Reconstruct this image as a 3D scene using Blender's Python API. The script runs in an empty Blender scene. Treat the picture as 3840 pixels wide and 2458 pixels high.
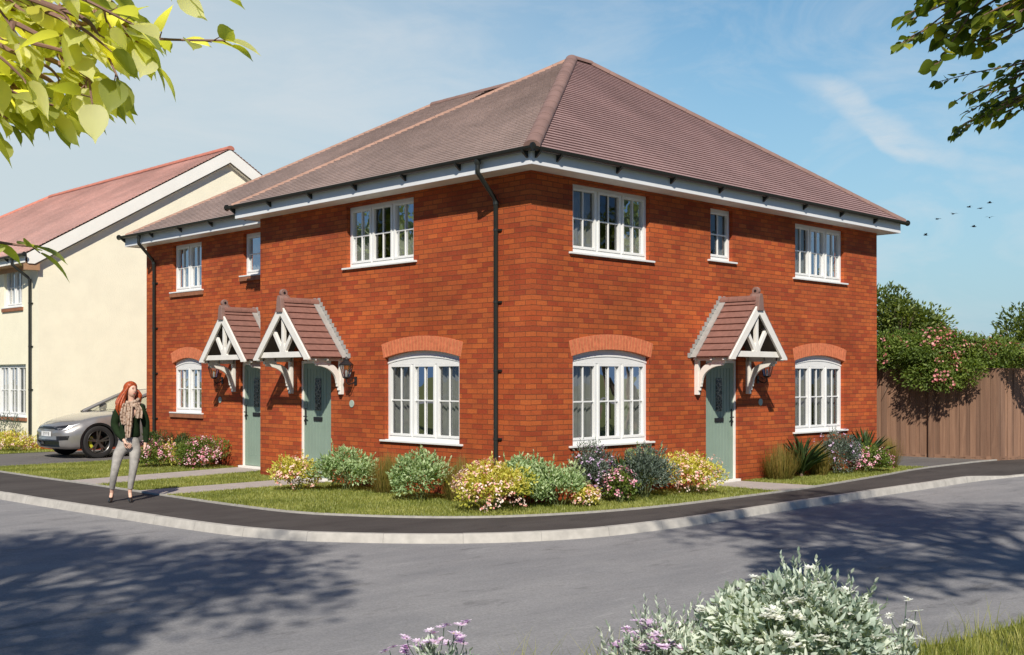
import bpy, bmesh, math, random
import numpy as np
from mathutils import Vector, Matrix
R = math.radians
scene = bpy.context.scene
COL = scene.collection
rng = np.random.default_rng(7)
random.seed(7)

# ------------------------------------------------------------------ materials
def new_mat(name):
    m = bpy.data.materials.new(name); m.use_nodes = True
    nt = m.node_tree; b = nt.nodes['Principled BSDF']
    return m, nt, b
def N(nt, t, **kw):
    n = nt.nodes.new(t)
    for k, v in kw.items():
        if k.startswith('i_'): n.inputs[k[2:].replace('_', ' ')].default_value = v
        else: setattr(n, k, v)
    return n
def ramp(nt, stops, interp='LINEAR'):
    r = nt.nodes.new('ShaderNodeValToRGB'); r.color_ramp.interpolation = interp
    el = r.color_ramp.elements
    while len(el) < len(stops): el.new(.5)
    for e, (p, c) in zip(el, stops):
        e.position = p; e.color = (*c, 1)
    return r
def mixc(nt, a, b, fac, mode='MIX'):
    m = nt.nodes.new('ShaderNodeMix'); m.data_type = 'RGBA'; m.blend_type = mode
    for s, v in ((m.inputs[0], fac), (m.inputs[6], a), (m.inputs[7], b)):
        if hasattr(v, 'links'): nt.links.new(v, s)
        elif isinstance(v, tuple): s.default_value = (*v[:3], 1)
        else: s.default_value = v
    return m.outputs[2]
def noise(nt, vec, scale, detail=4, rough=.55, dist=0):
    n = N(nt, 'ShaderNodeTexNoise'); n.inputs['Scale'].default_value = scale
    n.inputs['Detail'].default_value = detail; n.inputs['Roughness'].default_value = rough
    n.inputs['Distortion'].default_value = dist
    if vec is not None: nt.links.new(vec, n.inputs['Vector'])
    return n.outputs['Fac']
def coord(nt, kind='Object', scale=None, rot=None):
    tc = N(nt, 'ShaderNodeTexCoord'); o = tc.outputs[kind]
    if scale or rot:
        mp = N(nt, 'ShaderNodeMapping')
        if scale: mp.inputs['Scale'].default_value = scale
        if rot: mp.inputs['Rotation'].default_value = rot
        nt.links.new(o, mp.inputs['Vector']); o = mp.outputs[0]
    return o
def bump(nt, b, h, strength=.3, dist=.01):
    bp = N(nt, 'ShaderNodeBump'); bp.inputs['Strength'].default_value = strength
    bp.inputs['Distance'].default_value = dist
    nt.links.new(h, bp.inputs['Height']); nt.links.new(bp.outputs[0], b.inputs['Normal'])
def simple(name, col, rough=.6, var=.12, nscale=6, metallic=0, spec=.5, bmp=0, bscale=60, coat=0):
    m, nt, b = new_mat(name)
    v = coord(nt)
    n = noise(nt, v, nscale)
    r = ramp(nt, [(.3, tuple(c*(1-var) for c in col)), (.7, tuple(min(1, c*(1+var)) for c in col))])
    nt.links.new(n, r.inputs[0]); nt.links.new(r.outputs[0], b.inputs['Base Color'])
    b.inputs['Roughness'].default_value = rough; b.inputs['Metallic'].default_value = metallic
    b.inputs['Specular IOR Level'].default_value = spec
    if coat: b.inputs['Coat Weight'].default_value = coat; b.inputs['Coat Roughness'].default_value = .04
    if bmp: bump(nt, b, noise(nt, v, bscale, 6), bmp, .01)
    return m
def brick_mat(name, c1, c2, mortar, w=.225, h=.075, offs=.5, ms=.006, dark=.75):
    m, nt, b = new_mat(name)
    uv = coord(nt, 'UV')
    wob = N(nt, 'ShaderNodeVectorMath', operation='ADD')
    nn = N(nt, 'ShaderNodeTexNoise'); nn.inputs['Scale'].default_value = 9; nt.links.new(uv, nn.inputs['Vector'])
    sc = N(nt, 'ShaderNodeVectorMath', operation='SCALE'); sc.inputs['Scale'].default_value = .006
    nt.links.new(nn.outputs['Color'], sc.inputs[0]); nt.links.new(uv, wob.inputs[0]); nt.links.new(sc.outputs[0], wob.inputs[1])
    br = N(nt, 'ShaderNodeTexBrick'); br.offset = offs; br.squash = 1
    nt.links.new(wob.outputs[0], br.inputs['Vector'])
    br.inputs['Scale'].default_value = 1; br.inputs['Mortar Size'].default_value = ms
    br.inputs['Mortar Smooth'].default_value = .35; br.inputs['Brick Width'].default_value = w
    br.inputs['Row Height'].default_value = h; br.inputs['Bias'].default_value = 0
    br.inputs['Color1'].default_value = (*c1, 1); br.inputs['Color2'].default_value = (*c2, 1)
    br.inputs['Mortar'].default_value = (*mortar, 1)
    big = ramp(nt, [(.35, (dark, dark, dark)), (.65, (1.12, 1.12, 1.12))])
    nt.links.new(noise(nt, uv, .55, 5, .6), big.inputs[0])
    fine = ramp(nt, [(.25, (.78, .78, .78)), (.75, (1.2, 1.2, 1.2))])
    nt.links.new(noise(nt, uv, 38, 4, .7), fine.inputs[0])
    c = mixc(nt, br.outputs['Color'], big.outputs[0], 1.0, 'MULTIPLY')
    c = mixc(nt, c, fine.outputs[0], 1.0, 'MULTIPLY')
    if h < .09:   # splash staining near the ground and slow colour batches
        sx = N(nt, 'ShaderNodeSeparateXYZ'); nt.links.new(uv, sx.inputs[0])
        dn = N(nt, 'ShaderNodeMath', operation='MULTIPLY_ADD'); dn.inputs[1].default_value = .35; nt.links.new(noise(nt, uv, 2.5, 5), dn.inputs[0]); nt.links.new(sx.outputs[1], dn.inputs[2])
        st = ramp(nt, [(.12, (.66, .62, .62)), (.52, (1, 1, 1))]); nt.links.new(dn.outputs[0], st.inputs[0])
        c = mixc(nt, c, st.outputs[0], 1.0, 'MULTIPLY')
        bt = ramp(nt, [(.35, (1.06, 1.0, .95)), (.5, (1, 1, 1)), (.68, (.86, .88, 1.0))]); mpb = N(nt, 'ShaderNodeMapping'); mpb.inputs['Scale'].default_value = (.5, 2.2, 1); nt.links.new(uv, mpb.inputs['Vector'])
        nt.links.new(noise(nt, mpb.outputs[0], 1.4, 3), bt.inputs[0]); c = mixc(nt, c, bt.outputs[0], 1.0, 'MULTIPLY')
    nt.links.new(c, b.inputs['Base Color'])
    b.inputs['Roughness'].default_value = .85; b.inputs['Specular IOR Level'].default_value = .25
    inv = N(nt, 'ShaderNodeMath', operation='SUBTRACT'); inv.inputs[0].default_value = 1
    nt.links.new(br.outputs['Fac'], inv.inputs[1])
    ad = N(nt, 'ShaderNodeMath', operation='MULTIPLY_ADD'); ad.inputs[1].default_value = .25
    nt.links.new(noise(nt, uv, 70, 3), ad.inputs[0]); nt.links.new(inv.outputs[0], ad.inputs[2])
    bump(nt, b, ad.outputs[0], .6, .006)
    return m
def leaf_mat(name, stops, transl=.35, rough=.5, tcol=None):
    """colour by leaf (UV.x is a random number per leaf), light also passes through"""
    m, nt, b = new_mat(name)
    uv = coord(nt, 'UV'); sep = N(nt, 'ShaderNodeSeparateXYZ'); nt.links.new(uv, sep.inputs[0])
    r = ramp(nt, stops); nt.links.new(sep.outputs[0], r.inputs[0])
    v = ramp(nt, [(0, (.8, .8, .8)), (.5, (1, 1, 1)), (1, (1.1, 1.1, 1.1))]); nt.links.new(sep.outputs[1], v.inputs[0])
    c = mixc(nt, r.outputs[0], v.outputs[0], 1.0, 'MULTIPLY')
    nt.links.new(c, b.inputs['Base Color']); b.inputs['Roughness'].default_value = rough
    b.inputs['Specular IOR Level'].default_value = .35
    tr = N(nt, 'ShaderNodeBsdfTranslucent')
    t = mixc(nt, c, tcol or (1.3, 1.25, .35), 1.0, 'MULTIPLY')
    g = mixc(nt, t, (1.6, 1.6, 1.6), 1.0, 'MULTIPLY')
    nt.links.new(g, tr.inputs['Color'])
    mx = N(nt, 'ShaderNodeMixShader'); mx.inputs[0].default_value = transl
    nt.links.new(b.outputs[0], mx.inputs[1]); nt.links.new(tr.outputs[0], mx.inputs[2])
    nt.links.new(mx.outputs[0], nt.nodes['Material Output'].inputs['Surface'])
    return m
def glass_mat(name, tint=(.74, .77, .77), refl=.095, rough=.01):
    m, nt, b = new_mat(name); nt.nodes.remove(b)
    t = N(nt, 'ShaderNodeBsdfTransparent'); t.inputs[0].default_value = (*tint, 1)
    g = N(nt, 'ShaderNodeBsdfGlossy'); g.inputs['Roughness'].default_value = rough
    g.inputs[0].default_value = (.95, .97, 1, 1)
    lw = N(nt, 'ShaderNodeLayerWeight'); lw.inputs['Blend'].default_value = .35
    ad = N(nt, 'ShaderNodeMath', operation='MULTIPLY_ADD'); ad.inputs[1].default_value = .5; ad.inputs[2].default_value = refl
    ad.use_clamp = True
    nt.links.new(lw.outputs['Fresnel'], ad.inputs[0])
    v = coord(nt)
    bp = N(nt, 'ShaderNodeBump'); bp.inputs['Strength'].default_value = .06; bp.inputs['Distance'].default_value = .05
    nt.links.new(noise(nt, v, 2.5, 1), bp.inputs['Height']); nt.links.new(bp.outputs[0], g.inputs['Normal'])
    mx = N(nt, 'ShaderNodeMixShader'); nt.links.new(ad.outputs[0], mx.inputs[0])
    nt.links.new(t.outputs[0], mx.inputs[1]); nt.links.new(g.outputs[0], mx.inputs[2])
    nt.links.new(mx.outputs[0], nt.nodes['Material Output'].inputs['Surface'])
    return m
def tarmac(name, lo, hi, streak=(1, 1, 1), grain=.26):
    m, nt, b = new_mat(name)
    o = coord(nt); s = coord(nt, 'Object', scale=streak, rot=(0, 0, R(45)))
    r = ramp(nt, [(.3, lo), (.72, hi)])
    nt.links.new(noise(nt, s, 1.1, 8, .62, .3), r.inputs[0])
    g = ramp(nt, [(.3, (1-grain,)*3), (.7, (1+grain,)*3)])
    nt.links.new(noise(nt, o, 55, 5, .75), g.inputs[0])
    g2 = ramp(nt, [(.30, (.62, .62, .62)), (.43, (.98, .98, .98)), (.60, (1, 1, 1)), (.72, (1.22, 1.22, 1.20))])
    nt.links.new(noise(nt, s, 3.2, 7, .7, .5), g2.inputs[0])
    c = mixc(nt, r.outputs[0], g.outputs[0], 1.0, 'MULTIPLY'); c = mixc(nt, c, g2.outputs[0], 1.0, 'MULTIPLY')
    nt.links.new(c, b.inputs['Base Color']); b.inputs['Roughness'].default_value = .9
    b.inputs['Specular IOR Level'].default_value = .25
    bump(nt, b, noise(nt, o, 90, 4, .8), .5, .008)
    return m

M = {}
M['brick'] = brick_mat('brick', (.52, .125, .033), (.35, .060, .022), (.21, .065, .027))
M['arch_brick'] = simple('arch_brick', (.60, .175, .085), .85, .22, 14, spec=.2, bmp=.3)
M['arch_mortar'] = simple('arch_mortar', (.55, .24, .10), .9, .1)
M['sill_brick'] = simple('sill_brick', (.30, .12, .06), .85, .2, 9)
M['render'] = simple('cream_render', (.95, .89, .69), .9, .035, 2.2, spec=.2, bmp=.55, bscale=28)
M['white'] = simple('white_paint', (.80, .80, .78), .45, .03, 3)
M['white2'] = simple('white_timber', (.82, .79, .73), .5, .05, 5)
M['fascia'] = simple('white_fascia', (.78, .79, .80), .5, .03, 3)
M['cream_wood'] = simple('cream_board', (.94, .92, .84), .5, .03, 3)
M['brown_lit_board'] = simple('brown_lit_board', (.42, .24, .13), .6, .1)  # reflected brown light on the cream house eaves, put into the board colour
M['black'] = simple('black_plastic', (.022, .024, .022), .35, .1, 5)
M['bird'] = simple('bird_feathers', (.012, .012, .014), .95, .1, spec=.02)
M['iron'] = simple('black_iron', (.015, .015, .017), .4, .1, 5)
M['gutter'] = simple('dark_gutter', (.02, .022, .02), .35, .1, 5)
M['lead'] = simple('lead_flashing', (.34, .33, .31), .6, .12, 8)
M['concrete'] = simple('concrete_kerb', (.47, .445, .40), .85, .14, 7, spec=.2, bmp=.3)
M['edging'] = simple('edging', (.40, .38, .34), .85, .15, 9)
M['paving'] = simple('paving', (.42, .37, .34), .85, .1, 5, bmp=.2)
M['road'] = tarmac('road_tarmac', (.225, .222, .226), (.315, .305, .30), (.45, 1.5, 1))
M['footway'] = tarmac('footway_tarmac', (.058, .050, .047), (.098, .086, .079), (.5, 1.6, 1), .3)
M['drive'] = tarmac('driveway_tarmac', (.13, .12, .115), (.18, .168, .16), (.5, 1.5, 1))
M['door'] = simple('sage_door', (.25, .335, .27), .45, .05, 3)
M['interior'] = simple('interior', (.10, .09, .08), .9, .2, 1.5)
M['curtain'] = simple('curtain_cloth', (.50, .49, .46), .9, .1, 7)
M['net'] = simple('curtain_dark', (.30, .27, .22), .9, .15, 7)
M['glass'] = glass_mat('window_glass')
M['lampglass'] = glass_mat('lantern_glass', (.85, .88, .9), .12)
M['carglass'] = glass_mat('car_glass', (.88, .90, .86), .08)
M['disc'] = simple('plaque', (.38, .46, .40), .5, .05)
def roof_mat(name, c1, c2, joint):
    m = brick_mat(name, c1, c2, joint, w=.165, h=.1, ms=.002, dark=.88); return m
M['tile'] = roof_mat('roof_tile', (.375, .25, .235), (.345, .225, .212), (.20, .125, .12))
M['tile2'] = roof_mat('roof_tile_sheen', (.48, .375, .335), (.41, .32, .285), (.25, .19, .17))  # paler, greyer sheen of the left slope put into the tile colour
M['tile3'] = roof_mat('roof_tile_pink', (.76, .52, .46), (.70, .46, .40), (.52, .35, .30))
M['canopy_tile'] = simple('canopy_tile', (.235, .115, .09), .8, .14, 12)
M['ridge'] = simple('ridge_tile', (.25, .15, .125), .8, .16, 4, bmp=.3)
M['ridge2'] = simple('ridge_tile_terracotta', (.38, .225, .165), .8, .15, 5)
M['ridge3'] = simple('ridge_tile_red', (.55, .20, .14), .8, .1, 5)
M['verge'] = simple('verge_soil', (.11, .125, .045), .95, .3, 4, spec=.1, bmp=.5)
M['soil'] = simple('lawn_soil', (.15, .18, .05), .95, .25, 6, spec=.1, bmp=.5)
M['earth'] = simple('open_ground', (.13, .14, .05), .95, .3, .8, spec=.1)
M['bark'] = simple('bark', (.16, .11, .08), .9, .3, 12, bmp=.6)
M['twig'] = simple('twig', (.22, .12, .09), .7, .2, 12)
M['stem'] = simple('stem', (.14, .17, .06), .8, .2, 12)
def fence_material():
    m, nt, b = new_mat('fence_wood')
    o = coord(nt, 'Object', scale=(5, 5, .35))
    r = ramp(nt, [(.3, (.19, .105, .068)), (.7, (.30, .175, .115))]); nt.links.new(noise(nt, o, 3, 6, .65, .6), r.inputs[0])
    uv = coord(nt, 'UV'); s = N(nt, 'ShaderNodeSeparateXYZ'); nt.links.new(uv, s.inputs[0])
    fl = N(nt, 'ShaderNodeMath', operation='FLOOR'); mu = N(nt, 'ShaderNodeMath', operation='MULTIPLY'); mu.inputs[1].default_value = 1/.11
    nt.links.new(s.outputs[0], mu.inputs[0]); nt.links.new(mu.outputs[0], fl.inputs[0])
    wn = N(nt, 'ShaderNodeTexWhiteNoise', noise_dimensions='1D'); nt.links.new(fl.outputs[0], wn.inputs['W'])
    rr = ramp(nt, [(0, (.80, .80, .80)), (1, (1.22, 1.20, 1.15))]); nt.links.new(wn.outputs[0], rr.inputs[0])
    nt.links.new(mixc(nt, r.outputs[0], rr.outputs[0], 1., 'MULTIPLY'), b.inputs['Base Color'])
    b.inputs['Roughness'].default_value = .8
    return m
M['fence'] = fence_material()
M['carpaint'] = simple('car_paint', (.33, .315, .30), .30, .03, 2, metallic=.5, coat=1)
M['rubber'] = simple('rubber', (.02, .019, .019), .7, .1)
M['alloy'] = simple('alloy', (.09, .085, .08), .35, .1, metallic=.8)
M['wheelmetal'] = simple('wheel_metal', (.22, .21, .20), .3, .1, metallic=.85)
M['chrome'] = simple('bright_metal', (.6, .6, .62), .2, .05, metallic=1)
M['caliper'] = simple('caliper_paint', (.55, .55, .04), .4, .05)
M['blacktrim'] = simple('black_trim', (.018, .018, .02), .3, .1)
M['lens'] = simple('lamp_lens', (.75, .78, .82), .12, .05, spec=.8, coat=1)
M['plate'] = simple('plate_white', (.8, .8, .78), .4, .02)
M['seat'] = simple('car_seat', (.03, .03, .032), .7, .1)
M['skin'] = simple('skin', (.74, .46, .34), .5, .06, 9)
M['hair'] = simple('red_hair', (.36, .062, .012), .5, .5, 45)
M['sweater'] = simple('green_sweater', (.014, .027, .010), .9, .25, 20, spec=.15, bmp=.4)
M['jeans'] = simple('grey_jeans', (.36, .34, .31), .85, .22, 14, spec=.15, bmp=.2)
M['shoe'] = simple('black_shoe', (.012, .012, .012), .3, .1)
def scarf_material():
    m, nt, b = new_mat('leopard_scarf'); o = coord(nt)
    v = N(nt, 'ShaderNodeTexVoronoi'); v.inputs['Scale'].default_value = 24; nt.links.new(o, v.inputs['Vector'])
    r = ramp(nt, [(.12, (.08, .045, .03)), (.34, (.34, .22, .15)), (.6, (.52, .40, .31)), (.9, (.30, .20, .14))]); nt.links.new(v.outputs['Distance'], r.inputs[0])
    nt.links.new(r.outputs[0], b.inputs['Base Color']); b.inputs['Roughness'].default_value = .9
    return m
M['scarf'] = scarf_material()
def leaded_material():
    m, nt, b = new_mat('leaded_glass'); o = coord(nt); v = N(nt, 'ShaderNodeTexVoronoi', feature='DISTANCE_TO_EDGE'); v.inputs['Scale'].default_value = 17; nt.links.new(o, v.inputs['Vector'])
    r = ramp(nt, [(.03, (.24, .23, .20)), (.10, (.02, .025, .03))]); nt.links.new(v.outputs['Distance'], r.inputs[0]); nt.links.new(r.outputs[0], b.inputs['Base Color']); b.inputs['Roughness'].default_value = .15
    return m
M['leaded'] = leaded_material()
M['lip'] = simple('lips', (.45, .10, .08), .45, .05)
M['eye'] = simple('dark_eye', (.03, .02, .015), .3, .05)
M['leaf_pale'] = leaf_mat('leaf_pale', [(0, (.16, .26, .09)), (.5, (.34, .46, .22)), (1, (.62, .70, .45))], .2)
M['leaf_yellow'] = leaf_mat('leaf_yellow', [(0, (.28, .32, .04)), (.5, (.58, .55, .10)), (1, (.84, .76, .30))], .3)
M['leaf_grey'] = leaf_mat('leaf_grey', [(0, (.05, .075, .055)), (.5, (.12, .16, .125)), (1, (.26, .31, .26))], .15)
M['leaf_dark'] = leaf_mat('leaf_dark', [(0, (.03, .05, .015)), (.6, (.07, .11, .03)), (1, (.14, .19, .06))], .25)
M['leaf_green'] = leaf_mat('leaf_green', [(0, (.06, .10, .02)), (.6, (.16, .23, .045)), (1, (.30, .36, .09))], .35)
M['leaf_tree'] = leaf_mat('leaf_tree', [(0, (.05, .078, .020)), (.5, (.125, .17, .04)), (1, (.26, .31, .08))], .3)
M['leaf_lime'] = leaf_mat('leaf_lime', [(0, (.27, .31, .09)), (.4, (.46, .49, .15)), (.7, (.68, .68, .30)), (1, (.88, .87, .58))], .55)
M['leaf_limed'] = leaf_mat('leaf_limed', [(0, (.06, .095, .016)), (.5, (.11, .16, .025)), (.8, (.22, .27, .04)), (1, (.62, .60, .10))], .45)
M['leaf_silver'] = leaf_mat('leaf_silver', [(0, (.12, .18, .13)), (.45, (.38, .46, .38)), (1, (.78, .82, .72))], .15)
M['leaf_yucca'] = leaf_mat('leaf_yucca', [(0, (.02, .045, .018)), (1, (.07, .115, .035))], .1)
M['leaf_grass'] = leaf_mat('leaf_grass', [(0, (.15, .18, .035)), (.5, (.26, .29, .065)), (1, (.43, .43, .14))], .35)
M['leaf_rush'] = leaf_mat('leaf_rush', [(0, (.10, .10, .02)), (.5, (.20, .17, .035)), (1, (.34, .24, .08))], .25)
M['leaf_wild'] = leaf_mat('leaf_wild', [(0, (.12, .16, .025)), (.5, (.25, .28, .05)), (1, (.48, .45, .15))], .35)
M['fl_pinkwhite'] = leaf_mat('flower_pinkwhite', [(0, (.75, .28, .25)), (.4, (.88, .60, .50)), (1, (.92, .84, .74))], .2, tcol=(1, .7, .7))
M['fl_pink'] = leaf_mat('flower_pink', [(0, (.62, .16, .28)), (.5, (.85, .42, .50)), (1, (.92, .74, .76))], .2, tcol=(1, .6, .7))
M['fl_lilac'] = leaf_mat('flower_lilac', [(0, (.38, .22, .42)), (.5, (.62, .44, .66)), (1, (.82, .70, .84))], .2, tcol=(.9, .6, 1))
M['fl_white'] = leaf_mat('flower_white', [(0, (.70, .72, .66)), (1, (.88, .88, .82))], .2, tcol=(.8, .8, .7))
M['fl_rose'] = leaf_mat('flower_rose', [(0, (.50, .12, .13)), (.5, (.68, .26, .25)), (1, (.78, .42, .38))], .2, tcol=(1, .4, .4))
M['fl_purple'] = leaf_mat('flower_purple', [(0, (.60, .42, .60)), (.5, (.80, .66, .79)), (1, (.90, .84, .89))], .2, tcol=(.9, .5, 1))

# ------------------------------------------------------------------ builders
def tag(o, label=None, cat=None, group=None, kind=None):
    if label: o['label'] = label
    if cat: o['category'] = cat
    if group: o['group'] = group
    if kind: o['kind'] = kind
    return o
def empty(name, loc, label, cat, group=None, rz=0):
    o = bpy.data.objects.new(name, None); COL.objects.link(o); o.location = loc; o.rotation_euler = (0, 0, rz)
    o.empty_display_size = .1
    return tag(o, label, cat, group)
def link(name, me, mat, parent=None, world=True):
    o = bpy.data.objects.new(name, me); COL.objects.link(o)
    if mat is not None and len(me.materials) == 0: me.materials.append(mat)
    if parent is not None:
        o.parent = parent
        if world:
            p = parent; mw = Matrix.Identity(4)
            chain = []
            while p: chain.append(p); p = p.parent
            for q in reversed(chain): mw = mw @ q.matrix_parent_inverse @ Matrix.LocRotScale(q.location, q.rotation_euler, q.scale)
            o.matrix_parent_inverse = mw.inverted()
    return o
class MB:
    """collects shapes (in world metres, or through fn local->world) and links them as ONE mesh"""
    def __init__(s, fn=None): s.v = []; s.f = []; s.uv = {}; s.fn = fn or (lambda a, b, c: (a, b, c))
    def add(s, vs, fs, uvs=None):
        n = len(s.v); s.v += [s.fn(*p) for p in vs]
        for i, f in enumerate(fs):
            if uvs: s.uv[len(s.f)] = uvs[i]
            s.f.append([n+k for k in f])
    def box(s, x0, y0, z0, x1, y1, z1):
        s.add([(x0,y0,z0),(x1,y0,z0),(x1,y1,z0),(x0,y1,z0),(x0,y0,z1),(x1,y0,z1),(x1,y1,z1),(x0,y1,z1)],
              [(0,3,2,1),(4,5,6,7),(0,1,5,4),(1,2,6,5),(2,3,7,6),(3,0,4,7)])
    def quad(s, *p, uv=None): s.add(list(p), [tuple(range(len(p)))], [uv] if uv else None)
    def prism(s, poly, off):
        """poly: list of 3D points, off: vector"""
        n = len(poly); top = [tuple(p[i]+off[i] for i in range(3)) for p in poly]
        s.add(list(poly)+top, [tuple(range(n))[::-1], tuple(range(n, 2*n))]+[(i, (i+1) % n, n+(i+1) % n, n+i) for i in range(n)])
    def bar(s, p, q, w, h, up=(0, 0, 1)):
        p, q, up = Vector(p), Vector(q), Vector(up); d = (q-p).normalized(); sd = d.cross(up).normalized(); u = sd.cross(d)
        vs = [tuple(c+sd*a*w/2+u*b*h/2) for c in (p, q) for a, b in ((-1,-1),(1,-1),(1,1),(-1,1))]
        s.add(vs, [(0,1,2,3),(7,6,5,4),(0,4,5,1),(1,5,6,2),(2,6,7,3),(3,7,4,0)])
    def tube(s, pts, r, n=10, caps=True):
        pts = [Vector(p) for p in pts]; rs = r if isinstance(r, (list, tuple)) else [r]*len(pts)
        rings = []; ref = None
        for i, p in enumerate(pts):
            d = (pts[min(i+1, len(pts)-1)]-pts[max(i-1, 0)]).normalized()
            if ref is None: ref = Vector((0, 0, 1)) if abs(d.z) < .9 else Vector((1, 0, 0))
            a = (ref-d*ref.dot(d)).normalized(); b = d.cross(a); ref = a
            rings.append([tuple(p+(a*math.cos(t)+b*math.sin(t))*rs[i]) for t in [2*math.pi*k/n for k in range(n)]])
        vs = [v for rg in rings for v in rg]
        fs = [(i*n+k, i*n+(k+1) % n, (i+1)*n+(k+1) % n, (i+1)*n+k) for i in range(len(pts)-1) for k in range(n)]
        if caps: fs += [tuple(range(n))[::-1], tuple(range((len(pts)-1)*n, len(pts)*n))]
        s.add(vs, fs)
    def lathe(s, prof, c, axis='z', n=24):
        vs = []; 
        for (r, h) in prof:
            for k in range(n):
                t = 2*math.pi*k/n; a, b = r*math.cos(t), r*math.sin(t)
                vs.append({'z': (c[0]+a, c[1]+b, c[2]+h), 'y': (c[0]+a, c[1]+h, c[2]+b), 'x': (c[0]+h, c[1]+a, c[2]+b)}[axis])
        fs = [(i*n+k, i*n+(k+1) % n, (i+1)*n+(k+1) % n, (i+1)*n+k) for i in range(len(prof)-1) for k in range(n)]
        s.add(vs, fs)
    def build(s, name, mat, parent=None, smooth=False, bevel=0, recalc=True):
        me = bpy.data.meshes.new(name); me.from_pydata(s.v, [], s.f); me.update()
        if recalc:
            bm = bmesh.new(); bm.from_mesh(me); bmesh.ops.recalc_face_normals(bm, faces=bm.faces); bm.to_mesh(me); bm.free()
        uvl = me.uv_layers.new(name='UVMap')
        for p in me.polygons:
            n = p.normal
            if p.index in s.uv and not recalc:
                for li, c in zip(p.loop_indices, s.uv[p.index]): uvl.data[li].uv = c
                continue
            for li in p.loop_indices:
                co = me.vertices[me.loops[li].vertex_index].co
                if abs(n.z) > .75: uvl.data[li].uv = (co.x, co.y)
                elif abs(n.x) > abs(n.y): uvl.data[li].uv = (co.y, co.z)
                else: uvl.data[li].uv = (co.x, co.z)
        if smooth:
            for p in me.polygons: p.use_smooth = True
        o = link(name, me, mat, parent)
        if smooth and smooth != 'all':
            try: me.set_sharp_from_angle(angle=R(40))
            except Exception: pass
        if bevel:
            b = o.modifiers.new('b', 'BEVEL'); b.width = bevel; b.segments = 2; b.limit_method = 'ANGLE'; b.angle_limit = R(40)
        return o

TEMPL = {
 'diamond': ([(0,0,0),(-.5,.45,.12),(0,1,0),(.5,.45,.12)], [(0,1,2),(0,2,3)]),
 'ovate': ([(0,0,0),(-.27,.06,.06),(-.44,.22,.10),(-.5,.42,.10),(-.44,.62,.06),(-.27,.82,0),(-.08,.96,-.06),(0,1.10,-.12),(.08,.96,-.06),(.27,.82,0),(.44,.62,.06),(.5,.42,.10),(.44,.22,.10),(.27,.06,.06),(0,.25,.015),(0,.5,.01),(0,.78,-.03)],
           [(0,14,2,1),(14,15,3,2),(15,4,3),(15,16,5,4),(16,6,5),(16,7,6),(0,13,12,14),(14,12,11,15),(15,11,10),(15,10,9,16),(16,9,8),(16,8,7)]),
 'lance': ([(0,0,0),(-.5,.35,.10),(-.34,.7,.02),(0,1,-.10),(.34,.7,.02),(.5,.35,.10),(0,.5,0)], [(0,6,1),(6,2,1),(6,3,2),(0,5,6),(6,5,4),(6,4,3)]),
 'blade': ([(-.5,0,0),(.5,0,0),(.32,.5,.06),(-.32,.5,.06),(0,1,.28)], [(0,1,2,3),(3,2,4)]),
 'tri': ([(-.5,0,0),(.5,0,0),(0,1,.2)], [(0,1,2)]),
 'flower': ([(0,.5,-.12)]+[(.5*math.cos(a), .5+.5*math.sin(a), (.06 if k % 2 == 0 else -.02)) for k, a in enumerate([i*math.pi/5 for i in range(10)])],
            [(0,1+k,1+(k+1) % 10) for k in range(10)]),
 'petal': ([(0,0,0),(-.5,.55,.06),(-.25,1,0),(.25,1,0),(.5,.55,.06)], [(0,4,3,2,1)]),
}
def leaf_obj(name, P, T, Nn, Ls, Ws, shape, mat, parent=None, u=None, smooth=False):
    """P base points, T directions, Nn approx normals, Ls lengths, Ws widths -> one mesh of leaves"""
    P, T, Nn = np.asarray(P, float), np.asarray(T, float), np.asarray(Nn, float)
    n = len(P)
    T = T/np.maximum(np.linalg.norm(T, axis=1, keepdims=True), 1e-6)
    S = np.cross(T, Nn); bad = np.linalg.norm(S, axis=1) < 1e-4; S[bad] = np.cross(T[bad], np.array([.31, .77, .55]))
    S = S/np.linalg.norm(S, axis=1, keepdims=True); Nn = np.cross(S, T)
    tv, tf = TEMPL[shape]; tv = np.array(tv); k = len(tv)
    Ls = np.broadcast_to(Ls, n)[:, None, None]; Ws = np.broadcast_to(Ws, n)[:, None, None]
    V = P[:, None, :]+T[:, None, :]*tv[None, :, 1:2]*Ls+S[:, None, :]*tv[None, :, 0:1]*Ws+Nn[:, None, :]*tv[None, :, 2:3]*Ls
    V = V.reshape(-1, 3)
    base = (np.arange(n)*k)[:, None]
    loops = np.concatenate([np.array(f) for f in tf]); lens = np.array([len(f) for f in tf])
    LV = (base+loops[None, :]).reshape(-1); LT = np.tile(lens, n); LS = np.concatenate([[0], np.cumsum(LT)[:-1]])
    me = bpy.data.meshes.new(name); me.vertices.add(len(V)); me.vertices.foreach_set('co', V.reshape(-1).astype(np.float32))
    me.loops.add(len(LV)); me.loops.foreach_set('vertex_index', LV.astype(np.int32))
    me.polygons.add(len(LT)); me.polygons.foreach_set('loop_start', LS.astype(np.int32))
    me.update(calc_edges=True)
    uvl = me.uv_layers.new(name='UVMap')
    if u is None: u = rng.random(n)
    U = np.repeat(u, len(loops)); VV = np.tile(tv[loops, 1], n)
    uvl.data.foreach_set('uv', np.stack([U, VV], 1).reshape(-1).astype(np.float32))
    me.validate()
    if smooth:
        for p in me.polygons: p.use_smooth = True
    o = link(name, me, mat, parent)
    if parent is not None: o['kind'] = 'stuff'
    return o
def rand_dirs(n, zmin=-1.):
    d = rng.normal(size=(n*3, 3)); d /= np.linalg.norm(d, axis=1, keepdims=True); d = d[d[:, 2] > zmin][:n]
    while len(d) < n: d = np.concatenate([d, d])[:n]
    return d
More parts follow.
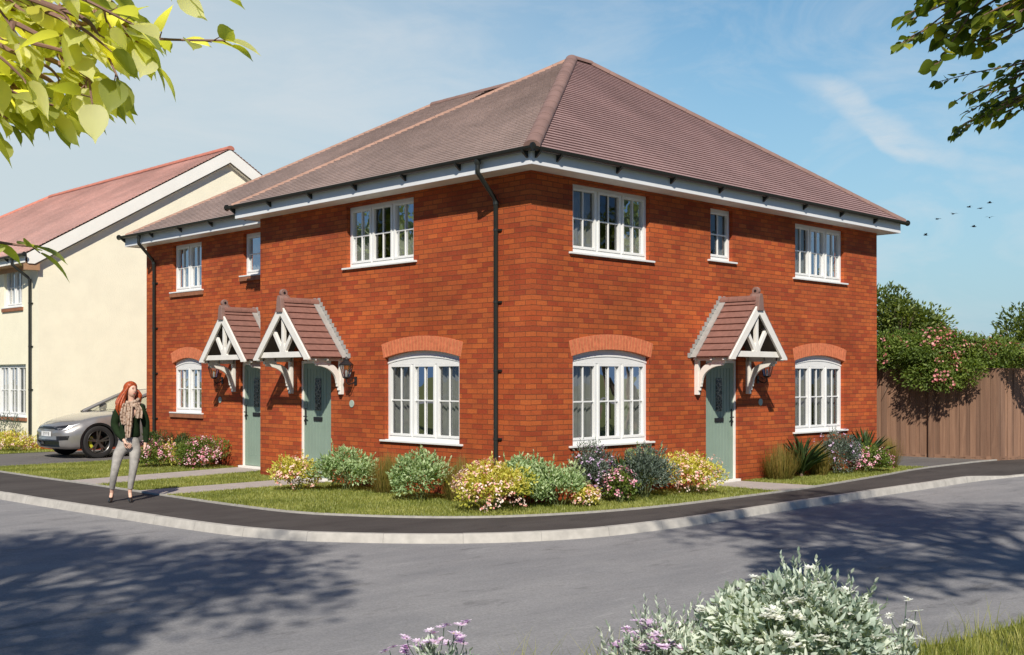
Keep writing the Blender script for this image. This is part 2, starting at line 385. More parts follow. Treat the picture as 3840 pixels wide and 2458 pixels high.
def blob(n, c, r, lumps=14, lump=.38, zmin=-.25, inner=.25, rag=.22):
    """points on a lumpy uneven mass, with outward directions"""
    c, r = np.array(c), np.array(r)
    ld = rand_dirs(lumps, zmin); lc = ld*(1-lump)*rng.uniform(1-rag*1.6, 1+rag, (lumps, 1))
    i = rng.integers(0, lumps, n); d = rand_dirs(n, -.8)
    sc = lump*rng.uniform(.65, 1.25, lumps)[i][:, None]
    rad = np.where(rng.random((n, 1)) < inner, rng.uniform(.3, 1, (n, 1)), rng.uniform(.82, 1.12, (n, 1)))
    p = lc[i]+d*sc*rad
    keep = np.linalg.norm(p, axis=1) > .35
    p, d, i = p[keep], d[keep], i[keep]
    out = d*.6+p/np.linalg.norm(p, axis=1, keepdims=True)*.6
    return c+p*r, out, i
def shoots(c, r, n, L_, W_, mat, parent, hgt=.10, per=9, shape='lance'):
    """leafy tips that stand out of the mass so that its outline is ragged"""
    P, D, _ = blob(n, c, r, inner=0, zmin=-.1); D = D/np.linalg.norm(D, axis=1, keepdims=True); D[:, 2] = np.abs(D[:, 2])*.6+.55+rng.normal(0, .2, len(D)); D[:, :2] *= .7
    h = hgt*rng.uniform(.4, 1.3, len(P)); f = np.tile(np.linspace(.0, 1, per), len(P)); Pq = np.repeat(P, per, 0)+np.repeat(D*h[:, None], per, 0)*f[:, None]
    a = rng.uniform(0, 2*np.pi, len(Pq)); rad = .9-.55*f
    T = np.repeat(D, per, 0)*.8+np.stack([np.cos(a)*rad, np.sin(a)*rad, rad*.1], 1); Nn = np.repeat(D, per, 0)
    Pq[:, 2] = np.maximum(Pq[:, 2], .01)
    leaf_obj('shoots', Pq, T, Nn, L_*(1.1-.4*f)*rng.uniform(.8, 1.2, len(Pq)), W_*(1.1-.4*f), shape, mat, parent)

# ------------------------------------------------------------------ camera, world, sun
cam = bpy.data.cameras.new('camera'); co = bpy.data.objects.new('camera', cam); COL.objects.link(co)
co.location = (-11.641, -11.378, 1.8)
co.rotation_euler = (R(90), 0, R(-44.7))
cam.sensor_width = 36; cam.lens = 36*4295/3840; cam.shift_y = 191/3840; cam.clip_end = 2000; cam.clip_start = .05
scene.camera = co
SUN = Vector((.715, .70, -.845)).normalized()
ld = bpy.data.lights.new('sun', 'SUN'); ld.energy = 5.25; ld.angle = R(.9); ld.color = (1, .93, .82)
lo = bpy.data.objects.new('sun', ld); COL.objects.link(lo); lo.rotation_euler = SUN.to_track_quat('-Z', 'Y').to_euler()
lo.location = (-20, -20, 25)
w = bpy.data.worlds.new('World'); scene.world = w; w.use_nodes = True
nt = w.node_tree; bg = nt.nodes['Background']
sky = N(nt, 'ShaderNodeTexSky'); sky.sky_type = 'NISHITA'; sky.sun_disc = False
sky.sun_elevation = math.asin(-SUN.z); sky.sun_rotation = math.atan2(-SUN.x, -SUN.y)
sky.air_density = 1.0; sky.dust_density = .6; sky.ozone_density = 1.6
tc = N(nt, 'ShaderNodeTexCoord'); sp = N(nt, 'ShaderNodeSeparateXYZ'); nt.links.new(tc.outputs['Generated'], sp.inputs[0])
# whitish haze near the horizon and towards the north-west, thin high cloud
hz = ramp(nt, [(0, (1, 1, 1)), (.12, (.62, .62, .62)), (.30, (.12, .12, .12)), (.40, (0, 0, 0))]); nt.links.new(sp.outputs[2], hz.inputs[0])
dp = N(nt, 'ShaderNodeVectorMath', operation='DOT_PRODUCT'); nt.links.new(tc.outputs['Generated'], dp.inputs[0])
dp.inputs[1].default_value = (.28, .93, .06)
hw = ramp(nt, [(.74, (0, 0, 0)), (1., (1, 1, 1))], 'EASE'); nt.links.new(dp.outputs['Value'], hw.inputs[0])
mp = N(nt, 'ShaderNodeMapping'); mp.inputs['Rotation'].default_value = (0, .35, .3); mp.inputs['Scale'].default_value = (2.2, 5, 11)
nt.links.new(tc.outputs['Generated'], mp.inputs['Vector'])
cl = ramp(nt, [(.47, (0, 0, 0)), (.80, (.42, .42, .42))]); nt.links.new(noise(nt, mp.outputs[0], 1.7, 9, .62, .6), cl.inputs[0])
SKYX = 6.2
c = mixc(nt, sky.outputs[0], (.66, .97, 1.0), 1., 'MULTIPLY')
c = mixc(nt, c, (.50*SKYX, .69*SKYX, .82*SKYX), hz.outputs[0])
hf = N(nt, 'ShaderNodeMath', operation='MULTIPLY'); hf.inputs[1].default_value = .85; nt.links.new(hw.outputs[0], hf.inputs[0])
c = mixc(nt, c, (.80*SKYX, .88*SKYX, .90*SKYX), hf.outputs[0])
c = mixc(nt, c, (.92*SKYX, .95*SKYX, .97*SKYX), cl.outputs[0])
# a wisp of cirrus in the east
def wisp(c, direc, ax, ln, wd, amount):
    ax = Vector(ax).normalized(); direc = Vector(direc).normalized(); bx = direc.cross(ax).normalized(); outs = []
    wn = N(nt, 'ShaderNodeTexNoise'); wn.inputs['Scale'].default_value = 9; wn.inputs['Detail'].default_value = 6; nt.links.new(tc.outputs['Generated'], wn.inputs['Vector'])
    sb = N(nt, 'ShaderNodeVectorMath', operation='SUBTRACT'); sb.inputs[1].default_value = (.5, .5, .5); nt.links.new(wn.outputs['Color'], sb.inputs[0])
    scl = N(nt, 'ShaderNodeVectorMath', operation='SCALE'); scl.inputs['Scale'].default_value = .06; nt.links.new(sb.outputs[0], scl.inputs[0])
    ad_ = N(nt, 'ShaderNodeVectorMath', operation='ADD'); nt.links.new(tc.outputs['Generated'], ad_.inputs[0]); nt.links.new(scl.outputs[0], ad_.inputs[1])
    su = N(nt, 'ShaderNodeVectorMath', operation='SUBTRACT'); su.inputs[1].default_value = direc; nt.links.new(ad_.outputs[0], su.inputs[0])
    for v_, l_ in ((ax, ln), (bx, wd)):
        d_ = N(nt, 'ShaderNodeVectorMath', operation='DOT_PRODUCT'); d_.inputs[1].default_value = v_; nt.links.new(su.outputs[0], d_.inputs[0])
        m_ = N(nt, 'ShaderNodeMath', operation='DIVIDE'); m_.inputs[1].default_value = l_; nt.links.new(d_.outputs['Value'], m_.inputs[0])
        p_ = N(nt, 'ShaderNodeMath', operation='MULTIPLY'); nt.links.new(m_.outputs[0], p_.inputs[0]); nt.links.new(m_.outputs[0], p_.inputs[1]); outs.append(p_.outputs[0])
    sm = N(nt, 'ShaderNodeMath', operation='ADD'); nt.links.new(outs[0], sm.inputs[0]); nt.links.new(outs[1], sm.inputs[1])
    rr = ramp(nt, [(0, (amount,)*3), (1, (0, 0, 0))], 'EASE'); nt.links.new(sm.outputs[0], rr.inputs[0])
    mp2 = N(nt, 'ShaderNodeMapping'); mp2.inputs['Scale'].default_value = (9, 9, 26); mp2.inputs['Rotation'].default_value = (.5, .3, .2); nt.links.new(tc.outputs['Generated'], mp2.inputs['Vector'])
    st = ramp(nt, [(.3, (.25, .25, .25)), (.7, (1, 1, 1))]); nt.links.new(noise(nt, mp2.outputs[0], 2.2, 8, .65, .5), st.inputs[0])
    f = mixc(nt, rr.outputs[0], st.outputs[0], 1., 'MULTIPLY')
    return mixc(nt, c, (.90*SKYX, .94*SKYX, .97*SKYX), f)
dcl = (.888, .467-.0, .222)
c = wisp(c, dcl, (.42, -.72, -.42), .085, .017, .62)
c = wisp(c, (.915, .42, .19), (.42, -.80, -.30), .09, .008, .35)
c = wisp(c, (.60, .84, .26), (.5, -.3, -.1), .26, .07, .28)
d2 = N(nt, 'ShaderNodeVectorMath', operation='DOT_PRODUCT'); nt.links.new(tc.outputs['Generated'], d2.inputs[0]); d2.inputs[1].default_value = (.7, .7, -.12)
r2_ = ramp(nt, [(0, (.20, .30, .52)), (.55, (1, 1, 1))]); nt.links.new(d2.outputs['Value'], r2_.inputs[0])
c = mixc(nt, c, r2_.outputs[0], 1., 'MULTIPLY')
nt.links.new(c, bg.inputs['Color']); bg.inputs['Strength'].default_value = .13
scene.view_settings.view_transform = 'Standard'; scene.view_settings.look = 'None'; scene.view_settings.exposure = 0
try:
    scene.cycles.max_bounces = 8; scene.cycles.transparent_max_bounces = 16
except Exception: pass

# ------------------------------------------------------------------ ground, road, footway
def sheet(name, pts, z, mat, parent=None):
    mb = MB(); mb.quad(*[(p[0], p[1], p[2] if len(p) > 2 else z) for p in pts])
    o = mb.build(name, mat, parent); me = o.data
    if me.polygons[0].normal.z < 0: me.flip_normals()
    return o
def strip(name, A, B, mat, closed=False):
    mb = MB()
    for i in range(len(A)-1): mb.quad(A[i], A[i+1], B[i+1], B[i])
    return mb.build(name, mat)
tag(sheet('ground', [(-500,-500),(500,-500),(500,500),(-500,500)], -.16, M['earth']), kind='structure')
tag(sheet('road', [(-60,-60),(90,-60),(90,40),(-60,80)], -.10, M['road']), kind='structure')
# inner line (lawn edge) and kerb line, house side
def catmull(P, n=6):
    P = [Vector(p) for p in P]; out = []
    for i in range(len(P)-1):
        p0 = P[max(i-1, 0)]; p1 = P[i]; p2 = P[i+1]; p3 = P[min(i+2, len(P)-1)]
        for k in range(n):
            t = k/n
            out.append(.5*((2*p1)+(p2-p0)*t+(2*p0-5*p1+4*p2-p3)*t*t+(3*p1-p0-3*p2+p3)*t**3))
    out.append(P[-1]); return out
inner = catmull([(-3.3,60,0),(-3.2,30,0),(-3.15,11.2,0),(-3.09,7.6,0),(-3.09,4.9,0),(-3.06,2.95,0),(-2.93,1.55,0),(-2.55,.65,0),(-2.05,-.10,0),(-1.44,-.66,0),(-.65,-1.06,0),(.32,-1.34,0),(1.5,-1.49,0),(3.1,-1.50,0),(5.,-1.46,0),(8,-1.17,0),(10,-.93,0),(12,-.90,0),(13.5,-.98,0),(15,-1.25,0),(22,-2.9,0),(40,-7.2,0)])
kz = lambda x: 0 if x < 9.1 else (-.075*min(1, (x-9.1)/1.5))
kerb = catmull([(-4.9,60,0),(-4.8,30,0),(-4.72,12,0),(-4.62,7.2,0),(-4.46,3.9,0),(-4.3,1.45,0),(-4.04,.22,0),(-3.65,-.48,0),(-3.03,-1.25,0),(-2.25,-1.88,0),(-1.2,-2.29,0),(.3,-2.42,0),(2.39,-2.37,0),(4.75,-2.34,0),(7.3,-2.32,0),(9.1,-2.30,0),(10.6,-2.42,0),(13,-2.75,0),(15,-3.1,0),(22,-4.5,0),(40,-8.6,0)])
def offset(P, d):
    out = []
    for i, p in enumerate(P):
        t = (P[min(i+1, len(P)-1)]-P[max(i-1, 0)]).normalized(); out.append(p+Vector((t.y, -t.x, 0))*d)
    return out
# travelling from north to east the road lies on the right hand: normal (t.y,-t.x)
sgn = 1 if (offset(kerb, 1)[60]-Vector((3, 3, 0))).length > (kerb[60]-Vector((3, 3, 0))).length else -1
def reps(P, n): # resample n points by index fraction of length
    L = [0]
    for i in range(1, len(P)): L.append(L[-1]+(P[i]-P[i-1]).length)
    out = []; j = 0
    for k in range(n):
        s = L[-1]*k/(n-1)
        while j < len(L)-2 and L[j+1] < s: j += 1
        t = (s-L[j])/max(L[j+1]-L[j], 1e-6); out.append(P[j].lerp(P[j+1], min(1, max(0, t))))
    return out
fi = reps(inner, 260)
KER = reps(kerb, 1500)
mb = MB(); prev = None
for p in fi:
    q = min(KER, key=lambda k: (k-p).length); cur = ((p.x, p.y, 0.), (q.x, q.y, kz(q.x)))
    if prev: mb.quad(prev[0], cur[0], cur[1], prev[1])
    prev = cur
tag(mb.build('footway', M['footway']), kind='structure')
# kerb stones: top, splayed face
KR = reps(kerb, int(sum((kerb[i+1]-kerb[i]).length for i in range(len(kerb)-1))/.228)+1)
ki = offset(KR, -.03*sgn); ko = offset(KR, .055*sgn); kb = offset(KR, .085*sgn)
mb = MB(); mj = MB(); kj = offset(KR, .05*sgn); kq = offset(KR, .08*sgn)
for i in range(len(KR)-1):
    z0, z1 = kz(KR[i].x)+.006, kz(KR[i+1].x)+.006; j_ = random.Random(i//4).uniform(-.0025, .0025)
    f0 = .013 if i % 4 == 0 else 0; L3 = lambda P, f: P[i].lerp(P[i+1], f)
    A_, B_, C_ = L3(ki, f0), L3(ko, f0), L3(kb, f0); z0 += j_; z1 += j_
    b2 = B_+(C_-B_)*.18; b3 = ko[i+1]+(kb[i+1]-ko[i+1])*.18
    mb.quad((*A_[:2], z0), (*ki[i+1][:2], z1), (*ko[i+1][:2], z1), (*B_[:2], z0))
    mb.quad((*B_[:2], z0), (*ko[i+1][:2], z1), (*b3[:2], z1-.014), (*b2[:2], z0-.014))
    mb.quad((*b2[:2], z0-.014), (*b3[:2], z1-.014), (*kb[i+1][:2], -.10), (*C_[:2], -.10))
    mj.quad((*ki[i][:2], z0-.006), (*ki[i+1][:2], z1-.006), (*kj[i+1][:2], z1-.006), (*kj[i][:2], z0-.006)); mj.quad((*kj[i][:2], z0-.006), (*kj[i+1][:2], z1-.006), (*kq[i+1][:2], -.10), (*kq[i][:2], -.10))
kb_o = mb.build('kerb', M['concrete']); tag(kb_o, kind='structure')
tag(mj.build('kerb_joints', M['drive']), kind='structure')
# lawn edging
e0 = offset(inner, -.045*sgn); e1 = offset(inner, .012*sgn)
mb = MB()
for i in range(len(inner)-1):
    mb.quad((*e0[i][:2], .024), (*e0[i+1][:2], .024), (*e1[i+1][:2], .024), (*e1[i][:2], .024))
    mb.quad((*e1[i][:2], .024), (*e1[i+1][:2], .024), (*e1[i+1][:2], -.01), (*e1[i][:2], -.01))
tag(mb.build('path_edging', M['edging']), kind='structure')
# lawn sheet
lawn_poly = [(p.x, p.y) for p in inner if p.y < 12.3 and p.x < 10.45]
li = [i for i, p in enumerate(inner) if p.y < 12.3 and p.x < 10.45]
lawn_poly = [(-3.14, 12.38)]+[(p.x, p.y) for p in inner if p.y < 12.2 and p.x < 10.4]+[(10.5,-.9),(10.3,-.2),(10.3,1.0),(.9,1.0),(.9,12.38)]
tag(sheet('lawn', lawn_poly, .010, M['soil']), kind='structure')
tag(sheet('lawn', [(-3.2,16.45),(.4,16.45),(.4,40),(-3.25,40)], .010, M['soil']), kind='structure')
tag(sheet('driveway', [(-3.16,12.38),(16,12.38),(16,16.45),(-3.18,16.45)], .004, M['drive']), kind='structure')
tag(sheet('driveway', [(10.3,-.2),(10.5,-.9),(12,-.88),(13.62,-.98),(13.45,1.7),(12.8,12),(10.3,12)], .004, M['drive']), kind='structure')
tag(sheet('path', [(-3.07,7.2),(-.2,7.62),(.62,7.76),(.62,8.85),(-3.07,8.28)], .02, M['paving']), kind='structure')
tag(sheet('path', [(-3.06,4.82),(-.02,4.84),(-.02,5.82),(-3.06,5.74)], .02, M['paving']), kind='structure')
tag(sheet('path', [(4.12,-.02),(5.2,-.02),(5.35,-1.40),(4.12,-1.44)], .02, M['paving']), kind='structure')
verge_edge = catmull([(60,-11,0),(20,-9.2,0),(4,-8.15,0),(-2.8,-7.93,0),(-4.2,-7.70,0),(-5.5,-7.36,0),(-6.58,-6.54,0),(-7.57,-5.84,0),(-8.78,-4.93,0),(-10.0,-3.5,0),(-10.7,-1,0),(-11,4,0),(-11.5,60,0)], 5)
vp = [(p.x, p.y) for p in verge_edge]
tag(sheet('grass_verge', vp+[(-60,60),(-60,-60),(60,-60)], -.05, M['verge']), kind='structure')

# ------------------------------------------------------------------ grass blades
def inside(poly, pts):
    x, y = pts[:, 0], pts[:, 1]; c = np.zeros(len(pts), bool); n = len(poly)
    for i in range(n):
        x0, y0 = poly[i][:2]; x1, y1 = poly[(i+1) % n][:2]
        t = ((y0 > y) != (y1 > y)) & (x < (x1-x0)*(y-y0)/((y1-y0)+1e-12)+x0); c ^= t
    return c
def blades(name, pts, z, h, wdt, mat, kind='stuff', lean=.35):
    n = len(pts); P = np.concatenate([pts, np.full((n, 1), z)], 1)
    a = rng.uniform(0, 2*np.pi, n); l = rng.uniform(0, lean, n)
    T = np.stack([np.cos(a)*l, np.sin(a)*l, np.ones(n)], 1); Nn = np.stack([np.cos(a), np.sin(a), np.zeros(n)], 1)
    patch = (np.sin(pts[:, 0]*3.1+1.7*np.sin(pts[:, 1]*2.3))+np.sin(pts[:, 1]*4.7+pts[:, 0]))*.12
    u = np.clip(rng.random(n)*.8+.1+patch, 0, 1)
    o = leaf_obj(name, P, T, Nn, rng.uniform(.6, 1.2, n)*h, wdt*rng.uniform(.7, 1.3, n), 'tri', mat, u=u); o['kind'] = kind
    return o
pt = np.stack([rng.uniform(-3.2, 10.5, 420000), rng.uniform(-1.6, 12.4, 420000)], 1)
m = inside(lawn_poly, pt)
for box in ([-.05, 20, -.02, 7.05], [.62, 20, 7, 20]): m &= ~((pt[:, 0] > box[0]) & (pt[:, 0] < box[1]) & (pt[:, 1] > box[2]) & (pt[:, 1] < box[3]))
for q in ([(-3.2,7.2),(-.2,7.62),(.62,7.76),(.62,8.85),(-3.2,8.28)], [(-3.2,4.82),(0,4.84),(0,5.82),(-3.2,5.74)], [(4.12,0),(5.2,0),(5.35,-1.6),(4.12,-1.6)]): m &= ~inside(q, pt)
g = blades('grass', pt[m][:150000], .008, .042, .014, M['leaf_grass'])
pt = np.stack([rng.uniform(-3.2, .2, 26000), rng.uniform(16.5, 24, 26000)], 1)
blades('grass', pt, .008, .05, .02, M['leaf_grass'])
# verge in the foreground: rough grass
vpoly = vp+[(-60,60),(-60,-60),(60,-60)]
pt = np.stack([rng.uniform(-8.2, -1.5, 90000), rng.uniform(-10.2, -6.3, 90000)], 1)
pt = pt[inside(vpoly, pt)]
blades('grass', pt[:42000], -.05, .09, .008, M['leaf_wild'], lean=.6)
def tuft(c, n, h, r, label, mat=None, wd=.005):
    t = empty('grass_tuft', (c[0], c[1], c[2]), label, 'grass tuft', 'tall grass tufts on the near verge')
    P = np.array(c)+np.concatenate([rng.normal(0, r, (n, 2)), np.zeros((n, 1))], 1)
    a = rng.uniform(0, 2*np.pi, n); l = rng.uniform(.05, .6, n)
    T = np.stack([np.cos(a)*l, np.sin(a)*l, np.ones(n)], 1); Nn = np.stack([np.cos(a), np.sin(a), -l], 1)
    leaf_obj('blades', P, T, Nn, rng.uniform(.45, 1, n)*h, wd, 'blade', mat or M['leaf_wild'], t)

# ------------------------------------------------------------------ the brick house
FR = lambda a, d, z: (a, -d, z)            # right facade (faces -Y): a along X, d outwards
FL = lambda a, d, z: (-d, a, z)            # left facade (faces -X): a along Y
FB = lambda a, d, z: (.65-d, a, z)         # set-back left facade
house = empty('brick_house', (0, 0, 0), 'red brick two storey corner house with purple brown hipped roof and sage green doors', 'house')
SOF = 4.76
def wall(mb, a0, a1, z0, z1, holes, fn, depth=.16, lo=-.3):
    """wall skin with rectangular holes and brick reveals, UVs in metres"""
    xs = sorted({a0, a1, *[h[0] for h in holes], *[h[1] for h in holes]}); zs = sorted({lo, z0, z1, *[h[2] for h in holes], *[h[3] for h in holes]})
    for i in range(len(xs)-1):
        for j in range(len(zs)-1):
            cx, cz = (xs[i]+xs[i+1])/2, (zs[j]+zs[j+1])/2
            if any(h[0] < cx < h[1] and h[2] < cz < h[3] for h in holes): continue
            q = [(xs[i], zs[j]), (xs[i+1], zs[j]), (xs[i+1], zs[j+1]), (xs[i], zs[j+1])]
            mb.add([fn(x, 0, z) for x, z in q], [(0, 1, 2, 3)], [q])
    for h in holes:
        x0, x1, zz0, zz1 = h[:4]
        for (p, q) in (((x0, zz0), (x0, zz1)), ((x1, zz0), (x1, zz1)), ((x0, zz0), (x1, zz0)), ((x0, zz1), (x1, zz1))):
            mb.add([fn(p[0], 0, p[1]), fn(q[0], 0, q[1]), fn(q[0], -depth, q[1]), fn(p[0], -depth, p[1])], [(0, 1, 2, 3)],
                   [[(p[0], p[1]), (q[0], q[1]), (q[0]+depth*(p[0] == q[0]), q[1]), (p[0]+depth*(p[0] == q[0]), p[1])]])
WR = [(.88, 2.69, 3.66, 4.69), (4.33, 4.98, 3.80, 4.69), (6.99, 8.78, 3.66, 4.69), (.88, 2.69, .80, 2.24), (6.99, 8.78, .80, 2.24), (4.20, 5.13, .0, 2.12)]
WL = [(2.60, 4.36, 3.66, 4.69), (1.52, 3.33, .80, 2.24), (4.81, 5.75, .0, 2.12)]
WB = [(10.32, 11.53, 3.66, 4.69), (7.93, 8.68, 3.84, 4.69), (10.32, 11.53, 1.06, 2.24), (7.82, 8.77, .0, 2.12)]
mb = MB()
wall(mb, 0, 10.09, 0, SOF+.05, WR, FR); wall(mb, 0, 7.03, 0, SOF+.05, WL, FL); wall(mb, 7.03, 12.74, 0, SOF+.05, WB, FB)
for q in ([(10.09,0),(10.09,7.03)], [(0,7.03),(.65,7.03)], [(.65,12.74),(9.45,12.74)], [(9.45,12.74),(9.45,7.03)], [(9.45,7.03),(10.09,7.03)]):
    (x0, y0), (x1, y1) = q; L_ = math.hypot(x1-x0, y1-y0)
    mb.add([(x0,y0,-.3),(x1,y1,-.3),(x1,y1,SOF+.05),(x0,y0,SOF+.05)], [(0,1,2,3)], [[(0,-.3),(L_,-.3),(L_,SOF+.05),(0,SOF+.05)]])
# UVs were given face by face, keep them
wall_o = mb.build('wall', M['brick'], house, recalc=False)
# rooms behind the windows
mb = MB()
mb.quad((1.9,1.9,-.1),(9.9,1.9,-.1),(9.9,1.9,4.75),(1.9,1.9,4.75)); mb.quad((1.9,1.9,-.1),(1.9,12.6,-.1),(1.9,12.6,4.75),(1.9,1.9,4.75))
mb.quad((.02,.02,2.5),(10.05,.02,2.5),(10.05,7,2.5),(.02,7,2.5)); mb.quad((.67,7,2.5),(9.4,7,2.5),(9.4,12.7,2.5),(.67,12.7,2.5))
mb.quad((.02,.02,4.79),(10.05,.02,4.79),(10.05,7,4.79),(.02,7,4.79)); mb.quad((.67,7,4.79),(9.4,7,4.79),(9.4,12.7,4.79),(.67,12.7,4.79))
mb.quad((.02,.02,.02),(10.05,.02,.02),(10.05,7,.02),(.02,7,.02)); mb.quad((.67,7,.02),(9.4,7,.02),(9.4,12.7,.02),(.67,12.7,.02))
mb.build('interior_wall', M['interior'], house)

def arch_z(x, c, half, z0, rise):
    Rr = (half*half+rise*rise)/(2*rise); return z0+rise-Rr+math.sqrt(max(Rr*Rr-(x-c)**2, 0))
def window(fn, a0, a1, z0, z1, lights, parent, arched=False, bars=True, horiz=.5, sill='white', silw=.09, label=None, drape=1):
    """white casement window: outer frame, mullions, sashes, glazing bars; pane, sill, curtain and arch are sub-parts"""
    c, half = (a0+a1)/2, (a1-a0)/2
    mb = MB(fn); D0, D1 = -.075, -.135; fr = .042
    zt = z1-.17 if arched else z1            # top of the square part
    mb.box(a0, D1, z0+.0, a0+fr, D0, z1-(.06 if arched else 0)); mb.box(a1-fr, D1, z0, a1, D0, z1-(.06 if arched else 0))
    mb.box(a0+fr, D1, z0, a1-fr, D0, z0+.075)
    if arched:
        n = 16; rise = .105; sp = z1-rise
        up = [(a0+(a1-a0)*k/n) for k in range(n+1)]
        # curved head rail: white band under the arch and a recessed board above it
        band = [(x, D0+.004, arch_z(x, c, half, sp-.10, rise*.9)) for x in up]
        poly = [(x, D0+.004, zt-.045) for x in up[::-1]]
        mb.prism(band+poly, (0, -.064, 0))
        top = [(x, D0-.012, arch_z(x, c, half, sp, rise)+.004) for x in up]
        mb.prism(top+[(x, D0-.012, arch_z(x, c, half, sp-.10, rise*.9)-.003) for x in up[::-1]], (0, -.05, 0))
        mb.prism([(x, D0+.014, arch_z(x, c, half, sp-.070, rise*.9)) for x in up]+[(x, D0+.014, arch_z(x, c, half, sp-.098, rise*.9)) for x in up[::-1]], (0, -.05, 0))
        zt = zt-.045
    else:
        mb.box(a0+fr, D1, z1-.05, a1-fr, D0, z1); zt = z1-.05
    b0, b1 = a0+fr, a1-fr; wl = (b1-b0)/lights; gl = []
    for i in range(lights):
        x0, x1 = b0+wl*i, b0+wl*(i+1)
        if i: mb.box(x0-.022, D1, z0+.075, x0+.022, D0-.003, zt)
        s = .038; g = .022 if 0 < i else 0; g2 = .022 if i < lights-1 else 0
        sx0, sx1 = x0+g+.002, x1-g2-.002; sz0, sz1 = z0+.077, zt-.002
        e = D0+.012
        mb.box(sx0, D1+.01, sz0, sx0+s, e, sz1); mb.box(sx1-s, D1+.01, sz0, sx1, e, sz1)
        mb.box(sx0+s, D1+.01, sz0, sx1-s, e, sz0+s); mb.box(sx0+s, D1+.01, sz1-s, sx1-s, e, sz1)
        g0, g1, h0, h1 = sx0+s, sx1-s, sz0+s, sz1-s
        if bars:
            m_ = (g0+g1)/2; mb.box(m_-.011, D1+.03, h0, m_+.011, D0-.006, h1)
        hm = h0+(h1-h0)*horiz
        mb.box(g0, D1+.032, hm-.011, g1, D0-.008, hm+.011)
        gl.append((g0, h0, g1, h1))
    o = mb.build('window', M['white'], parent, bevel=.003)
    if label: o['label'] = label
    mb = MB(fn)
    for g in gl: mb.quad((g[0], -.108, g[1]), (g[2], -.108, g[1]), (g[2], -.108, g[3]), (g[0], -.108, g[3]))
    mb.build('pane', M['glass'], o)
    # curtains: folded drapes at both sides
    mb = MB(fn); wd = a1-a0
    spans = [(a0+.03, a0+.03+wd*.31*drape), (a1-.03-wd*.31*drape, a1-.03)]
    if lights < 3: spans = [(a0+.03, a0+.03+wd*.34*drape), (a1-.03-wd*.30*drape, a1-.03)]
    for (x0, x1) in spans:
        mb = MB(fn)
        n = max(6, int((x1-x0)/.018)); pr = []
        for k in range(n+1):
            x = x0+(x1-x0)*k/n; pr.append((x, -.20-.022*math.sin(k*1.15+x0)-.012*math.sin(k*.37)))
        for k in range(n):
            mb.quad((pr[k][0], pr[k][1], z0+.03), (pr[k+1][0], pr[k+1][1], z0+.03), (pr[k+1][0], pr[k+1][1], z1-.02), (pr[k][0], pr[k][1], z1-.02))
        mb.build('curtain', M['curtain'], o, smooth='all')
    mb = MB(fn)
    if sill == 'white':
        mb.box(a0, -.074, z0-.03, a1, .0, z0+.012); mb.box(a0-silw, .0, z0-.024, a1+silw, .045, z0+.006)
        mb.build('sill', M['white'], o, bevel=.004)
    else:
        mb.box(a0, -.074, z0-.03, a1, .0, z0+.012); mb.box(a0-silw, .0, z0-.012, a1+silw, .05, z0+.014)
        mb.build('sill', M['white'], o, bevel=.003)
        mb = MB(fn); mb.box(a0-silw, .002, z0-.10, a1+silw, .042, z0-.016); mb.build('brick_sill', M['sill_brick'], o, bevel=.004)
    if arched:
        mb = MB(fn); mo = MB(fn); rise = .105; sp = z1-rise; Rr = (half*half+rise*rise)/(2*rise); zc = sp+rise-Rr
        th = math.asin((half+.03)/Rr); n = int(2*th*(Rr+.1)/.072); hh = .232
        for k in range(n):
            t0 = -th+2*th*(k+.09)/n; t1 = -th+2*th*(k+.91)/n
            jit = random.uniform(-.003, .003)
            q = [(c+math.sin(t)*r_, .007+jit*.6, zc+math.cos(t)*r_) for t, r_ in ((t0, Rr), (t1, Rr), (t1, Rr+hh), (t0, Rr+hh))]
            mb.prism(q, (0, -.17, 0))
        ar = mb.build('brick_arch', M['arch_brick'], o, bevel=.003)
        for k in range(n):
            t0 = -th+2*th*k/n; t1 = -th+2*th*(k+1)/n
            q = [(c+math.sin(t)*r_, .003, zc+math.cos(t)*r_) for t, r_ in ((t0, Rr+.002), (t1, Rr+.002), (t1, Rr+hh-.003), (t0, Rr+hh-.003))]
            mo.prism(q, (0, -.17, 0))
        mo.build('arch_mortar', M['arch_mortar'], o)
    return o
window(FR, .88, 2.69, 3.66, 4.69, 3, house); window(FR, 4.33, 4.98, 3.80, 4.69, 1, house); window(FR, 6.99, 8.78, 3.66, 4.69, 3, house)
window(FR, .88, 2.69, .80, 2.24, 3, house, True); window(FR, 6.99, 8.78, .80, 2.24, 3, house, True, drape=1.3)
window(FL, 2.60, 4.36, 3.66, 4.69, 3, house); window(FL, 1.52, 3.33, .80, 2.24, 3, house, True)
window(FB, 10.32, 11.53, 3.66, 4.69, 2, house, sill='brick', drape=1.2); window(FB, 7.93, 8.68, 3.84, 4.69, 1, house, bars=False, sill='brick')
window(FB, 10.32, 11.53, 1.06, 2.24, 2, house, True, sill='brick', drape=1.3)

